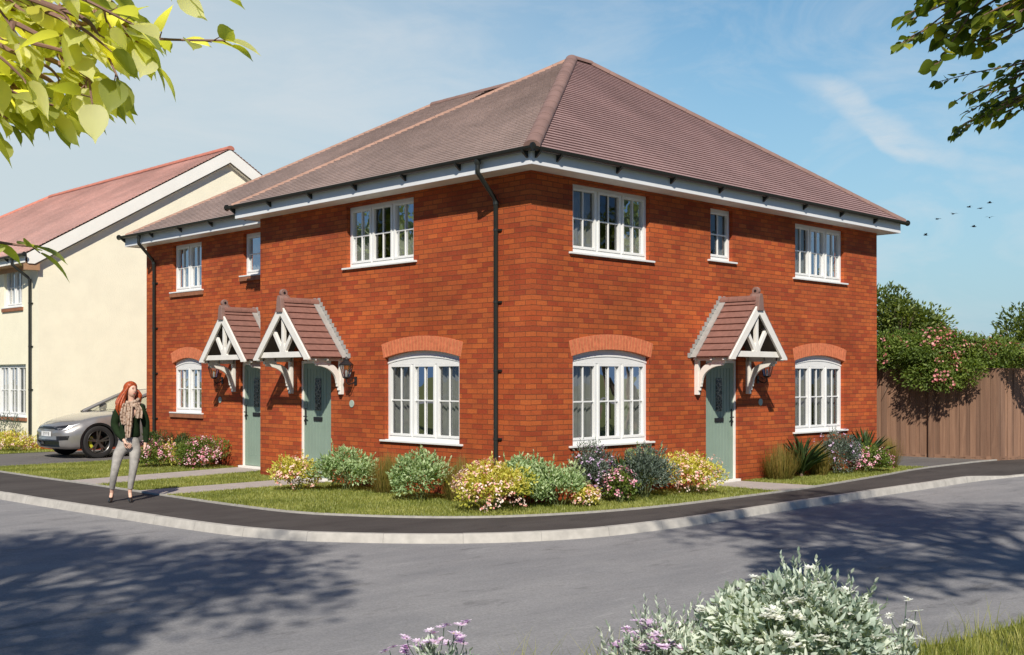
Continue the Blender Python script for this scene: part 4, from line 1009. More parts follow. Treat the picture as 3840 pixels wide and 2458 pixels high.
def shrub(kind, x, y, hw, h, label, group=None, z=0.01):
    nm = {'yp': 'flowering_shrub', 'pk': 'flowering_shrub', 'pg': 'variegated_shrub', 'dk': 'dark_shrub', 'lv': 'lavender_shrub', 'gy': 'grey_shrub'}[kind]
    t = empty(nm, (x, y, 0), label, 'shrub', group)
    hw *= 1.18; h *= 1.10; q = rng.uniform(.88, 1.12, 2)
    c = (x, y, h*.40); r = (hw*1.06*q[0], hw*1.0*q[1], h*.58)
    area = hw*h/.2
    kw = dict(lumps=11, lump=.44)
    if kind == 'yp':
        leafmass(c, r, int(1500*area), .055, .032, M['leaf_yellow'], t, 'diamond', **kw); shoots(c, r, int(60*area), .05, .028, M['leaf_yellow'], t, .09, 7, 'diamond'); flowers('flowers', c, r, int(135*area), .028, M['fl_pinkwhite'], t, heads=6, spread=.018, lumps=11, lift=.05)
    if kind == 'pk':
        leafmass(c, r, int(1500*area), .055, .034, M['leaf_green'], t, 'diamond', **kw); shoots(c, r, int(50*area), .05, .028, M['leaf_green'], t, .10, 7, 'diamond'); flowers('flowers', c, r, int(110*area), .030, M['fl_pink'], t, heads=6, spread=.022, lumps=11, lift=.06)
    if kind == 'pg':
        leafmass(c, r, int(1800*area), .060, .030, M['leaf_pale'], t, 'diamond', lumps=16, lump=.36); shoots(c, r, int(75*area), .065, .032, M['leaf_pale'], t, .11, 9, 'diamond')
    if kind == 'dk':
        mt = M['leaf_dark' if label.find('grey') < 0 else 'leaf_grey']
        leafmass(c, r, int(2100*area), .055, .020, mt, t, 'diamond', lumps=13, lump=.4); shoots(c, r, int(70*area), .055, .018, mt, t, .10, 9, 'diamond')
        if label.find('grey') >= 0: flowers('flowers', c, r, 22, .035, M['fl_white'], t, heads=2)
    if kind == 'lv':
        leafmass(c, r, int(1900*area), .050, .018, M['leaf_grey'], t, 'diamond', lumps=14, lump=.4); shoots(c, r, int(80*area), .05, .016, M['leaf_grey'], t, .12, 9, 'diamond'); flowers('flowers', c, r, int(40*area), .026, M['fl_lilac'], t, heads=5, spread=.016, lift=.09)
    if kind == 'gy': leafmass(c, r, 1500, .06, .022, M['leaf_grey'], t, 'diamond', **kw); shoots(c, r, 80, .06, .02, M['leaf_grey'], t, .12); flowers('flowers', c, r, 30, .03, M['fl_lilac'], t)
    stems(c, r, 12, t)
    return t
def grass_clump(x, y, hw, h, label, n=900):
    hw *= 1.35; h *= 1.08
    t = empty('ornamental_grass', (x, y, 0), label, 'grass clump')
    a = rng.uniform(0, 2*np.pi, n); rr = rng.uniform(0, 1, n)**.7
    P = np.stack([x+np.cos(a)*rr*hw*.45, y+np.sin(a)*rr*hw*.45, np.full(n, .01)], 1)
    l = rr*rng.uniform(.2, 1.1, n)*hw/h*1.5; a2 = a+rng.normal(0, .5, n)
    T = np.stack([np.cos(a2)*l, np.sin(a2)*l, np.ones(n)], 1); Nn = np.stack([-np.cos(a2), -np.sin(a2), l], 1)
    leaf_obj('blades', P, T, Nn, rng.uniform(.55, 1.05, n)*h, .009, 'blade', M['leaf_rush'], t)
def yucca(x, y, hw, h, label):
    t = empty('yucca', (x, y, 0), label, 'yucca'); n = 64
    a = rng.uniform(0, 2*np.pi, n); el = rng.uniform(.05, 1.25, n)
    P = np.tile([x, y, h*.12], (n, 1))+rng.normal(0, .02, (n, 3)); P[:, 2] = np.abs(P[:, 2])
    T = np.stack([np.cos(a)*np.sin(el)*hw/h*1.4, np.sin(a)*np.sin(el)*hw/h*1.4, np.cos(el)+.1], 1); Nn = np.stack([-np.cos(a)*np.cos(el), -np.sin(a)*np.cos(el), np.sin(el)], 1)
    leaf_obj('leaves', P, T, Nn, rng.uniform(.75, 1., n)*h*.95, .045, 'lance', M['leaf_yucca'], t)
    mb = MB(); mb.tube([(x, y, 0), (x, y, h*.2)], .03, 8); mb.build('stem', M['bark'], t)
shrub('yp', -1.24, 4.01, .34, .50, 'yellow shrub with pink white flowers beside the path to the middle door')
shrub('pg', -.72, 3.45, .44, .62, 'pale green variegated shrub nearest the path to the middle door')
grass_clump(-.42, 2.70, .34, .60, 'brown green grass clump between the two pale green shrubs')
shrub('pg', -.78, 1.51, .38, .66, 'pale green variegated shrub alone under the ground floor window with grass at both sides')
grass_clump(-.40, 1.05, .32, .62, 'brown green grass clump beside the downpipe')
shrub('yp', -.95, -.16, .49, .62, 'biggest yellow shrub with pink white flowers at the house corner')
shrub('pg', -.20, -.10, .36, .66, 'pale green shrub behind the yellow flowering shrub at the corner')
shrub('pg', .10, -.45, .32, .56, 'pale green shrub right of the house corner touching a small yellow one')
shrub('yp', .33, -.75, .17, .30, 'smallest yellow flowering shrub at the front of the corner bed')
shrub('lv', 1.02, -.26, .34, .78, 'grey shrub with lilac flowers left of the dark yucca')
yucca(1.60, -.30, .24, .68, 'yucca squeezed between lilac and grey shrubs below the ground floor window')
shrub('pk', 1.05, -.75, .22, .44, 'low pink flowering shrub in front of the yucca')
shrub('pg', 2.15, -.25, .30, .68, 'pale green shrub peeping from behind the round grey shrub')
shrub('dk', 1.80, -.62, .40, .70, 'round dark grey green shrub with a few white flowers')
shrub('yp', 2.85, -.62, .47, .58, 'yellow shrub with pink white flowers just left of the right hand door')
grass_clump(6.02, -.28, .36, .62, 'brown green grass clump right of the right hand door')
yucca(6.68, -.32, .40, .76, 'dark yucca in the open right of the right hand door')
grass_clump(7.20, -.35, .26, .58, 'brown green grass between yucca and grey shrub')
shrub('lv', 7.83, -.42, .40, .74, 'grey shrub with lilac flowers under the far right window')
yucca(9.05, -.30, .36, .82, 'dark yucca behind the pink flowering shrub by the house end')
shrub('pk', 8.62, -.62, .33, .50, 'pink flowering shrub near the right end of the house')
grass_clump(9.75, -.40, .28, .58, 'brown green grass clump at the right end of the house')
shrub('pk', -.57, 10.02, .32, .50, 'pink flowering shrub half hidden behind the woman')
shrub('yp', -.25, 9.95, .20, .46, 'pale yellow shrub between pink shrub and dark shrub')
shrub('dk', .02, 9.95, .27, .55, 'dark green shrub between the pink flowering shrubs')
shrub('pk', .08, 9.30, .46, .54, 'wide pink flowering shrub nearest the left hand door')
shrub('dk', .36, 11.75, .26, .62, 'dark green shrub at the foot of the left downpipe')
shrub('dk', .42, 10.75, .24, .62, 'dark green shrub below the left ground floor window')
shrub('gy', -.15, 19.0, .62, .80, 'grey bush below the cream house window')
shrub('yp', -.55, 17.15, .42, .46, 'yellow shrub with pink flowers in front of the cream house')
shrub('gy', -.10, 20.6, .55, .75, 'grey bush further along the cream house wall')

# foreground planting on the near verge
def tall_daisies(t, c, r, n, mat, zoff=.09, size=.03, heads=3):
    P, D, _ = blob(n, c, r, lumps=10, inner=0, zmin=.05)
    D /= np.linalg.norm(D, axis=1, keepdims=True); mb = MB(); Q = []
    for p, d in zip(P, D):
        if p[2] < c[2]-.05: continue
        tip = p+d*zoff*.6+np.array([0, 0, zoff]); mb.tube([tuple(p-d*.04), tuple((p+tip)/2+d*.01), tuple(tip)], .0028, 5)
        for k in range(heads): Q.append(tip+np.append(rng.normal(0, .018, 2), rng.normal(0, .008)))
    mb.build('flower_stalks', M['leaf_silver'], t)['kind'] = 'stuff'
    Q = np.array(Q); n = len(Q)*9; Pq = np.repeat(Q, 9, 0); a = np.tile(np.arange(9)*2*np.pi/9, len(Q))+np.repeat(rng.random(len(Q))*6, 9)
    tilt = np.repeat(rng.normal(0, .25, (len(Q), 2)), 9, 0)
    T = np.stack([np.cos(a), np.sin(a), .25+np.cos(a)*tilt[:, 0]+np.sin(a)*tilt[:, 1]], 1); Nn = np.tile([0, 0, 1.], (n, 1))
    leaf_obj('flowers', Pq, T, Nn, size*.62, size*.30, 'petal', mat, t)
    leaf_obj('buds', Q+[0, 0, .003], np.tile([1., 0, 0], (len(Q), 1)), np.tile([0, 0, 1.], (len(Q), 1)), size*.3, size*.3, 'flower', M['leaf_yellow'], t)
t = empty('silver_daisy_bush', (-5.95, -7.80, -.05), 'large silver leaved bush with white flowers in the foreground', 'bush')
BC, BR = (-5.90,-7.84,.16), (.70,.60,.46)
leafmass(BC, BR, 7500, .062, .027, M['leaf_silver'], t, 'lance', lumps=30, lump=.30, up=.35, jitter=.7)
shoots(BC, BR, 300, .056, .023, M['leaf_silver'], t, .11, 9)
stems(BC, (.6,.55,.5), 40, t, M['leaf_silver'], .005); tall_daisies(t, BC, (.66,.60,.50), 90, M['fl_white'], .07, .062, 4)
t = empty('lilac_daisy_bush', (-6.55, -7.25, -.05), 'silver leaved bush with lilac flowers left of the white flowered bush', 'bush')
BC, BR = (-6.46,-7.34,.06), (.36,.32,.34)
leafmass(BC, BR, 1900, .050, .018, M['leaf_silver'], t, 'lance', lumps=16, lump=.36, up=1.0, jitter=.5)
shoots(BC, BR, 130, .045, .016, M['leaf_silver'], t, .14, 11)
stems(BC, (.28,.28,.34), 24, t, M['leaf_silver'], .004); tall_daisies(t, BC, (.33,.31,.36), 50, M['fl_purple'], .07, .055, 3)
t = empty('small_daisy_plant', (-7.40, -6.50, -.05), 'small lilac flowered plant at the bottom edge', 'plant')
leafmass((-7.31,-6.43,.03), (.24,.22,.28), 900, .045, .016, M['leaf_silver'], t, 'lance', lumps=14, up=1.1)
stems((-7.34,-6.46,.0), (.2,.2,.24), 16, t, M['leaf_silver'], .004); tall_daisies(t, (-7.31,-6.43,.06), (.26,.22,.30), 26, M['fl_purple'], .08, .055, 2)
t = empty('small_daisy_plant', (-5.05, -8.10, -.05), 'thin white daisy plant at the right of the big silver bush', 'plant')
leafmass((-5.05,-8.10,.06), (.09,.09,.20), 240, .045, .016, M['leaf_silver'], t, 'lance', lumps=8, up=1.1)
stems((-5.05,-8.10,.05), (.08,.08,.2), 8, t, M['leaf_silver'], .004); tall_daisies(t, (-5.05,-8.10,.10), (.10,.10,.22), 12, M['fl_white'], .08, .05, 2)
for i, (c_, n_, h_, r_, l_) in enumerate([((-6.66,-6.64,-.05), 46, .42, .16, 'thin grass tuft left of the lilac flowered bush'), ((-6.36,-6.86,-.05), 30, .46, .12, 'sparse grass tuft touching the lilac flowered bush'),
    ((-4.75,-8.05,-.05), 60, .38, .14, 'grass tuft right of the thin white daisy plant'), ((-4.25,-8.0,-.05), 80, .36, .2, 'tall wild grass tuft in the middle of the near verge'), ((-3.55,-8.15,-.05), 90, .34, .25, 'wild grass tuft at the bottom right corner')]): tuft(c_, n_, h_, r_, l_)

# ------------------------------------------------------------------ trees
def limb(mb, pts, r0, r1, n=7):
    k = len(pts); mb.tube(pts, [r0+(r1-r0)*i/(k-1) for i in range(k)], n)
def crown_tree(name, label, base, cc, cr, nleaf, L_, W_, mat, trunk=.16, group=None, shape='diamond', lumps=34, lump=.3, cat='tree', nbr=16, flower=None):
    t = empty(name, base, label, cat, group); b, c = Vector(base), Vector(cc)
    mb = MB(); mid = b.lerp(c, .55)+Vector((random.uniform(-.1, .1), random.uniform(-.1, .1), 0))
    limb(mb, [tuple(b), tuple(b.lerp(mid, .5)), tuple(mid), tuple(c), tuple(c+Vector((0, 0, cr[2]*.6)))], trunk, trunk*.2, 9)
    mb.build('trunk', M['bark'], t, smooth=True)
    mb = MB()
    for d in rand_dirs(nbr, -.2):
        s_ = mid.lerp(c, random.uniform(0, 1)); e = c+Vector((d[0]*cr[0]*.85, d[1]*cr[1]*.85, d[2]*cr[2]*.85)); m_ = s_.lerp(e, .5)+Vector((0, 0, .08*cr[2]))
        limb(mb, [tuple(s_), tuple(m_), tuple(e)], trunk*.35, trunk*.06, 6)
        for q in range(2):
            e2 = e.lerp(c, .12)+Vector((random.uniform(-.2, .2)*cr[0], random.uniform(-.2, .2)*cr[1], random.uniform(-.15, .12)*cr[2])); limb(mb, [tuple(m_), tuple(m_.lerp(e2, .6)), tuple(e2)], trunk*.14, trunk*.03, 5)
    mb.build('branches', M['bark'], t, smooth=True)
    P, D, i = blob(nleaf, cc, cr, lumps=lumps, lump=lump, zmin=-.55, inner=.35)
    T = D+rng.normal(0, .6, D.shape); T[:, 2] -= .1; Nn = D*.5+rng.normal(0, .4, D.shape); Nn[:, 2] += .7
    tone = rng.random(lumps)[i]*.4+rng.random(len(P))*.6
    leaf_obj('crown', P, T, Nn, L_*rng.uniform(.7, 1.2, len(P)), W_*rng.uniform(.7, 1.2, len(P)), shape, mat, t, u=tone)
    return t
G_ = 'trees behind the board fence'
crown_tree('garden_tree', 'taller dark leafy tree rising behind the fence next to the house end', (17.3,3.3,0), (17.3,3.35,2.45), (1.55,1.75,1.65), 15000, .14, .065, M['leaf_tree'], .1, G_, lumps=30, lump=.3)
crown_tree('garden_tree', 'green tree behind the fence at the right edge of the picture', (18.3,.55,0), (18.3,.45,2.0), (1.4,1.75,1.6), 13000, .14, .065, M['leaf_tree'], .1, G_, lumps=30, lump=.3)
crown_tree('garden_tree', 'lighter green tree behind the fence between two darker ones', (16.6,1.1,0), (16.6,1.1,1.75), (1.0,1.2,1.15), 7000, .12, .055, M['leaf_green'], .08, G_, lumps=24, lump=.3)
crown_tree('garden_tree', 'green tree behind the fence beyond the corner post', (17.6,-1.9,0), (17.6,-1.9,1.8), (1.3,1.4,1.35), 8000, .13, .06, M['leaf_tree'], .1, G_, lumps=26, lump=.3)
# climbing rose hanging over the fence
t = empty('climbing_rose', (14.1,.4,0), 'climbing rose with pink flowers hanging over the board fence', 'climber')
for c_, r_, n_ in (((13.45,.60,2.38), (.65,1.35,.58), 9500), ((13.15,.10,1.76), (.42,1.0,.72), 6000), ((13.75,-.85,2.3), (.55,.85,.50), 3200), ((13.2,1.45,2.2), (.42,.65,.62), 2800), ((13.9,-1.9,2.2), (.45,.7,.42), 2200)):
    leafmass(c_, r_, n_, .085, .04, M['leaf_green'], t, 'diamond', lumps=20, lump=.36, up=-.1, jitter=.7)
    flowers('flowers', c_, r_, int(n_/130), .055, M['fl_rose'], t, heads=7, spread=.055, lift=.03, up=.2)
mb = MB()
for k in range(16):
    y = .4+random.uniform(-1.2, 1.1); mb.tube([(14.1,.4,.0), (13.9,.4+(y-.4)*.3,1.6), (13.6,.4+(y-.4)*.7,2.3), (13.15+random.uniform(-.1,.2),y,1.9+random.uniform(-.5,.5))], [.03,.022,.014,.006], 6)
mb.build('stems', M['bark'], t, smooth=True)

# the two roadside trees whose branches hang into the picture
def sprig(mbt, P, T, Nn, U, Lw, path, nl, L_, W_, side=.9, droop=.25):
    """a twig along path with alternate leaves"""
    pts = catmull([Vector(p) for p in path], 6); k = len(pts)
    mbt.tube([tuple(p) for p in pts], [.0055*(1-i/k)+.0020 for i in range(k)], 6)
    for j in range(nl):
        f = (j+.6)/nl; i = min(k-2, int(f*(k-1))); p = pts[i].lerp(pts[i+1], f*(k-1)-i); d = (pts[i+1]-pts[i]).normalized()
        s_ = d.cross(Vector((0, 0, 1))).normalized()*(1 if j % 2 else -1)
        dr = (d*random.uniform(.2, .9)+s_*side*random.uniform(.4, 1)+Vector((0, 0, -droop+random.gauss(0, .28)))).normalized()
        pet = p+dr*L_*.28; mbt.tube([tuple(p), tuple(pet)], .0016, 4)
        nn = Vector((random.gauss(0, .45), random.gauss(0, .45), 1)); sc = random.uniform(.65, 1.15)
        P.append(tuple(pet)); T.append(tuple(dr)); Nn.append(tuple(nn)); U.append(random.random()); Lw.append((L_*sc, W_*sc*random.uniform(.8, 1.1)))
    P.append(tuple(pts[-1])); T.append(tuple(d+Vector((0, 0, -.3)))); Nn.append((random.gauss(0, .3), random.gauss(0, .3), 1)); U.append(random.random()); Lw.append((L_, W_))
F_ = Vector((math.cos(R(45.3)), math.sin(R(45.3)), 0)); S_ = Vector((F_.y, -F_.x, 0)); C0 = Vector((-11.641, -11.378, 1.8))
def W(x, d, z):    # metres to the right of, in front of and above the eye point -> world
    return C0+S_*x+F_*d+Vector((0, 0, z))
def bough_tree(name, label, base, cc, cr, nleaf, boughs, sprigs, mat, group=None):
    t = crown_tree(name, label, base, cc, cr, nleaf, .17, .11, M['leaf_tree'], .20, group, lumps=46, lump=.24, nbr=26)
    mb = MB()
    for b_ in boughs: limb(mb, [tuple(p) for p in catmull([Vector(q) for q in b_], 5)], .05, .012, 7)
    mb.build('boughs', M['bark'], t, smooth=True)
    P, T, Nn, U, Lw = [], [], [], [], []; mb = MB()
    for s_ in sprigs: sprig(mb, P, T, Nn, U, Lw, *s_)
    mb.build('twigs', M['twig'], t, smooth=True)
    Lw = np.array(Lw); o = leaf_obj('leaves', P, T, Nn, Lw[:, 0], Lw[:, 1], 'ovate', mat, t, u=np.array(U), smooth=True)
    return t
sl = []
r_ = random.Random(5)
L_bough = [W(-4.2, 2.0, 3.2), W(-2.8, 2.4, 2.0), W(-2.1, 2.8, 1.6), W(-1.6, 3.0, 1.25)]
def sp(path, nl, L_=.092, W_=.070, side=.9, droop=.15): sl.append(([W(*p) for p in path], nl, L_, W_, side, droop))
# twigs of the left tree, running down to the right
sp([(-1.45,3,1.07),(-1.2,3,.955),(-.98,3,.895),(-.75,3,.885)], 21)
sp([(-1.42,3,1.05),(-1.27,3,.93),(-1.17,3,.83),(-1.07,3,.75)], 16)
sp([(-1.5,3,1.0),(-1.39,3,.88),(-1.33,3,.80),(-1.27,3,.73)], 13)
sp([(-1.45,3.05,.86),(-1.36,3.05,.78),(-1.27,3.05,.74),(-1.19,3.05,.72)], 7)
sp([(-1.3,3,1.12),(-1.12,3,.98),(-1.02,3,.92),(-.95,3,.84)], 15)
sp([(-1.1,3.0,1.25),(-.98,3.0,1.12),(-.88,3.0,1.045),(-.80,3.0,1.03)], 7)
sp([(-1.7,2.9,.46),(-1.50,2.95,.40),(-1.36,3.0,.36),(-1.25,3.0,.345)], 11)
for k in range(46):
    x0, d0 = r_.uniform(-1.52, -1.0), r_.uniform(2.7, 3.6); z0 = (1.02-r_.random()**1.1*(.20 if x0 > -1.2 else .34))*d0/3; x0 *= d0/3; q = [r_.uniform(-.05, .05) for _ in range(4)]
    sp([(x0-.14,d0,z0+.10),(x0-.08+q[0],d0,z0+.06),(x0-.02+q[1],d0+q[2],z0+.02),(x0+.05,d0,z0-.05+q[3])], 6)
for (x0, z0) in ((-1.30,.74),(-1.34,.68),(-1.26,.70),(-1.22,.675),(-1.31,.80),(-1.36,.74),(-1.1,.74),(-1.15,.71)):
    sp([(x0-.12,3,z0+.10),(x0-.06,3,z0+.07),(x0-.03,3,z0+.03),(x0+.02,3,z0)], 5)
bough_tree('roadside_tree', 'tree with big yellow green leaves hanging in at the top left', tuple(W(-6.0, .2, 0).xy)+(-.1,), tuple(W(-4.7, 2.6, 4.5)), (3.4, 3.1, 2.5), 8500,
           [L_bough, [W(-4.0, 2.2, 2.8), W(-2.7, 2.9, 1.2), W(-2.1, 3.0, .70), W(-1.7, 2.9, .52)]], sl, M['leaf_lime'], 'roadside trees behind the viewer')
sl = []
BG = (.088, .082)
sp([(3.4,6.5,2.75),(2.9,6.5,2.4),(2.5,6.5,2.1),(2.30,6.5,1.95),(2.17,6.4,1.87)], 20, *BG)
sp([(3.2,6.5,2.5),(2.75,6.5,2.25),(2.55,6.5,1.99),(2.44,6.5,1.82),(2.38,6.4,1.76)], 18, *BG)
sp([(3.6,6.5,2.6),(3.0,6.5,2.35),(2.65,6.5,2.2),(2.42,6.5,2.13)], 18, *BG)
sp([(3.6,6.5,2.3),(3.1,6.5,2.15),(2.8,6.5,2.05),(2.62,6.5,1.92)], 18, *BG)
for k in range(36):
    x0, d0 = r_.uniform(2.42, 3.0), r_.uniform(6.2, 6.9); z0 = r_.uniform(1.98+max(0, 2.6-x0)*.2, 2.3)
    sp([(x0+.25,d0,z0+.14),(x0+.1,d0,z0+.05),(x0-.05,d0,z0-.02),(x0-.13,d0,z0-.06)], 8, *BG)
SM = (.070, .054)
sp([(4.3,8,2.5),(3.7,8,2.24),(3.25,8,2.14),(2.97,8,2.07)], 30, *SM)
sp([(4.3,8,2.3),(3.75,8,2.05),(3.4,8,1.88),(3.18,8,1.76),(3.10,8,1.70)], 32, *SM)
sp([(4.2,8,2.4),(3.8,8,2.15),(3.5,8,1.98),(3.3,8,1.87)], 26, *SM)
sp([(4.1,8,2.15),(3.8,8,2.0),(3.6,8,1.9),(3.42,8,1.80)], 22, *SM)
for k in range(30):
    t_ = r_.random(); x0, d0 = 3.25+.42*t_, r_.uniform(7.7, 8.3); z0 = 1.82+.20*t_+r_.uniform(-.05, .08)+(.20 if k % 3 == 0 else 0)
    sp([(x0+.2,d0,z0+.09),(x0+.1,d0,z0+.04),(x0,d0,z0),(x0-.08,d0,z0-.05)], 9, *SM)
bough_tree('roadside_tree', 'tree with darker round leaves hanging in at the top right', tuple(W(5.6, 4.6, 0).xy)+(-.1,), tuple(W(5.2, 4.9, 5.2)), (3.2, 3.0, 2.9), 9000,
           [[W(4.8,5.9,4.2), W(4.3,6.3,3.5), W(3.8,6.5,3.0), W(3.4,6.5,2.7)], [W(5.4,6.3,3.9), W(5.0,7.4,3.0), W(4.6,8,2.6), W(4.2,8,2.4)]], sl, M['leaf_limed'], 'roadside trees behind the viewer')
# trees across the road that the windows reflect
for i, (x, y, s_) in enumerate([(14,-19,1.), (22,-16,1.15), (30,-24,1.3), (-19,14,1.), (-17,24,1.2), (-24,33,1.3), (40,-16,1.2)]):
    crown_tree('street_tree', 'broad tree across the road seen only as a reflection in the panes', (x,y,-.1), (x,y,4.4*s_), (3.2*s_,3.2*s_,3.1*s_), 3200, .34, .22, M['leaf_tree'], .22, 'trees across the road', lumps=26, nbr=9)

# ------------------------------------------------------------------ birds
BP_ = [(45.97,16.03,9.31),(46.41,15.59,10.15),(47.0,15.01,10.42),(47.58,14.43,10.78),(48.0,14.02,10.71),(48.34,13.67,11.0),(48.34,13.67,10.22),(47.76,14.25,9.75)]
BL = ['lowest and leftmost bird of the small flock', 'second bird from the left in the small flock', 'third bird from the left in the small flock', 'bird left of centre near the top of the small flock', 'bird just right of the flock centre', 'topmost bird at the right of the small flock', 'bird below the topmost one in the small flock', 'lower bird right of the middle of the small flock']
for i, p in enumerate(BP_):
    t = empty('bird', p, BL[i], 'bird', 'birds flying in the sky at the right', rz=random.uniform(0, 6)); s_ = 1.15
    mb = MB(); mb.tube([(-.11*s_, 0, 0), (-.04*s_, 0, .004), (.05*s_, 0, 0), (.12*s_, 0, -.004)], [.004, .028*s_, .022*s_, .008], 8); o = mb.build('body', M['bird'], None, smooth=True); o.parent = t
    fl = random.uniform(.2, .9)
    for sg in (-1, 1):
        mb = MB(); a1 = fl*.9; y1, z1 = sg*.11*s_*math.cos(a1), .11*s_*math.sin(a1); y2, z2 = y1+sg*.14*s_, z1-.02
        mb.add([(-.035*s_,0,.01),(.04*s_,0,.01),(.035*s_,y1,z1),(-.05*s_,y1,z1),(-.03*s_,y2,z2)], [(0,1,2,3),(3,2,4)]); o = mb.build('wing', M['bird'], None); o.parent = t
    o2 = MB(); o2.add([(-.10*s_,0,0),(-.17*s_,.03*s_,0),(-.17*s_,-.03*s_,0)], [(0,1,2)]); o = o2.build('tail', M['bird'], None); o.parent = t

# ------------------------------------------------------------------ parked car
def interp(tab, x):
    if x <= tab[0][0]: return tab[0][1:]
    for a, b in zip(tab, tab[1:]):
        if x <= b[0]:
            t = (x-a[0])/(b[0]-a[0]); t = t*t*(3-2*t)*.35+t*.65
            return tuple(p+(q-p)*t for p, q in zip(a[1:], b[1:]))
    return tab[-1][1:]
CARX, CARY = -1.0, 14.40
def FCAR(x, y, z): return (CARX+x, CARY+y, z+.004)
# x: z bottom, z of widest line, half width, shoulder z, shoulder half width, centre top z
CT = [(0.0,.30,.50,.62,.64,.56,.72),(.06,.24,.50,.74,.68,.66,.775),(.20,.20,.52,.83,.74,.73,.83),(.45,.20,.55,.895,.83,.79,.905),(.88,.22,.58,.935,.93,.84,.985),(1.3,.22,.58,.94,.975,.855,1.04),(1.7,.22,.58,.94,.985,.86,1.06),
      (2.5,.22,.58,.935,.99,.85,1.04),(3.6,.22,.6,.945,1.02,.85,1.05),(4.3,.26,.62,.91,1.03,.80,1.06),(4.6,.36,.64,.85,1.02,.70,1.04),(4.68,.44,.66,.78,.96,.62,.98)]
def section(x):
    zb, zm, hw, zs, hs, zt = interp(CT, x)
    half = [(0, zb), (hw*.55, zb), (hw*.88, zb+.005), (hw*.965, zb+.07), (hw*.985, zb+.20), (hw, zm), (hw*.985, (zm+zs)/2+.02), (hs+.035, zs-.05), (hs, zs), (hs*.86, zs+(zt-zs)*.45), (hs*.55, zt-.012), (hs*.25, zt-.002), (0, zt)]
    return [(y, z) for y, z in half]+[(-y, z) for y, z in half[-2:0:-1]]
def car_body():
    xs = [0,.03,.06,.12,.20,.30,.42,.5,.6,.75,.88,1.05,1.3,1.6,2,2.5,3,3.4,3.78,4.1,4.3,4.45,4.56,4.63,4.68]
    rings = [section(x) for x in xs]; n = len(rings[0]); mb = MB(FCAR)
    vs = []
    for x, rg in zip(xs, rings):
        zb = rg[0][1]
        for y, z in rg:
            # rounded nose in plan: outer points lie further back near the front
            dx = (.26*(abs(y)/.94)**2.4)*max(0, 1-x/.9) - (.16*(abs(y)/.94)**3)*max(0, (x-4)/.68)
            dx += .10*max(0, 1-x/.25)*max(0, (z-.60))/.2
            vs.append((x+dx, y, z))
    fs = [(i*n+k, i*n+(k+1) % n, (i+1)*n+(k+1) % n, (i+1)*n+k) for i in range(len(xs)-1) for k in range(n)]+[tuple(range(n))[::-1], tuple(range((len(xs)-1)*n, len(xs)*n))]
    mb.add(vs, fs); return mb
car = empty('parked_car', FCAR(2.3, 0, 0)[:2]+(0,), 'silver grey crossover car parked nose out on the driveway between the houses', 'car')
body = car_body().build('body', M['carpaint'], car, smooth='all')
ss = body.modifiers.new('s', 'SUBSURF'); ss.levels = 1; ss.render_levels = 1
cut = MB(FCAR)
for wx in (.88, 3.78):
    for sg in (-1, 1):
        n = 40; ring = [(wx+.405*math.cos(2*math.pi*k/n), sg*.66, .372+.405*math.sin(2*math.pi*k/n)) for k in range(n)]
        cut.prism(ring, (0, sg*.4, 0))
cut.box(-.02-.1, -.60, .265, .20, .60, .395)       # lower grille opening
co_ = cut.build('cutter', M['blacktrim'], None)
bo = body.modifiers.new('b', 'BOOLEAN'); bo.operation = 'DIFFERENCE'; bo.object = co_; bo.solver = 'EXACT'
dg = bpy.context.evaluated_depsgraph_get(); dg.update()
newme = bpy.data.meshes.new_from_object(body.evaluated_get(dg)); body.modifiers.clear(); body.data = newme
newme.materials.clear(); newme.materials.append(M['carpaint']); newme.materials.append(M['blacktrim'])
for p in newme.polygons:
    c_ = sum((Vector(newme.vertices[v].co) for v in p.vertices), Vector())/len(p.vertices); lx, ly = c_.x-CARX, c_.y-CARY
    ins = any(abs((lx-wx)**2+(c_.z-.376)**2-.405**2) < .012 and .655 < abs(ly) for wx in (.88, 3.78)) and abs(Vector(p.normal).y) < .5
    flat = abs(abs(ly)-.66) < .004 and abs(p.normal.y) > .9
    gr = abs(ly) < .605 and .262 < c_.z-.004 < .40 and lx < .21 and lx > .03 and (lx > .15 or abs(p.normal.z) > .8)
    p.material_index = 1 if (ins or flat or gr) else 0
    p.use_smooth = True
try: newme.set_sharp_from_angle(angle=R(32))
except Exception: pass
bpy.data.objects.remove(co_)
def surf(y, z):
    """front face x at lateral y, height z (ray on the built mesh)"""
    o = Vector(FCAR(-1, y, z-.004)); ok, loc, nn, _ = body.ray_cast(o, Vector((1, 0, 0)))
    return (loc.x-CARX) if ok else .1
def skin_patch(name, mat, polys, lift=.004, parent=car, sub=6):
    """decal-like fitted panels laid on the nose: polys in (y,z)"""
    mb = MB(FCAR)
    for q in polys:
        (a, b, c_, d) = q
        g = [[(a[0]*(1-u)*(1-v)+b[0]*u*(1-v)+c_[0]*u*v+d[0]*(1-u)*v, a[1]*(1-u)*(1-v)+b[1]*u*(1-v)+c_[1]*u*v+d[1]*(1-u)*v) for u in [i/sub for i in range(sub+1)]] for v in [j/2 for j in range(3)]]
        vs = [(surf(y, z)-lift, y, z-.004) for row in g for (y, z) in row]; m_ = sub+1
        mb.add(vs, [(j*m_+i, j*m_+i+1, (j+1)*m_+i+1, (j+1)*m_+i) for j in range(2) for i in range(sub)])
    return mb.build(name, mat, parent)
body.data.update()
skin_patch('upper_grille', M['blacktrim'], [((-.50,.665),(.50,.665),(.50,.725),(-.50,.725))])
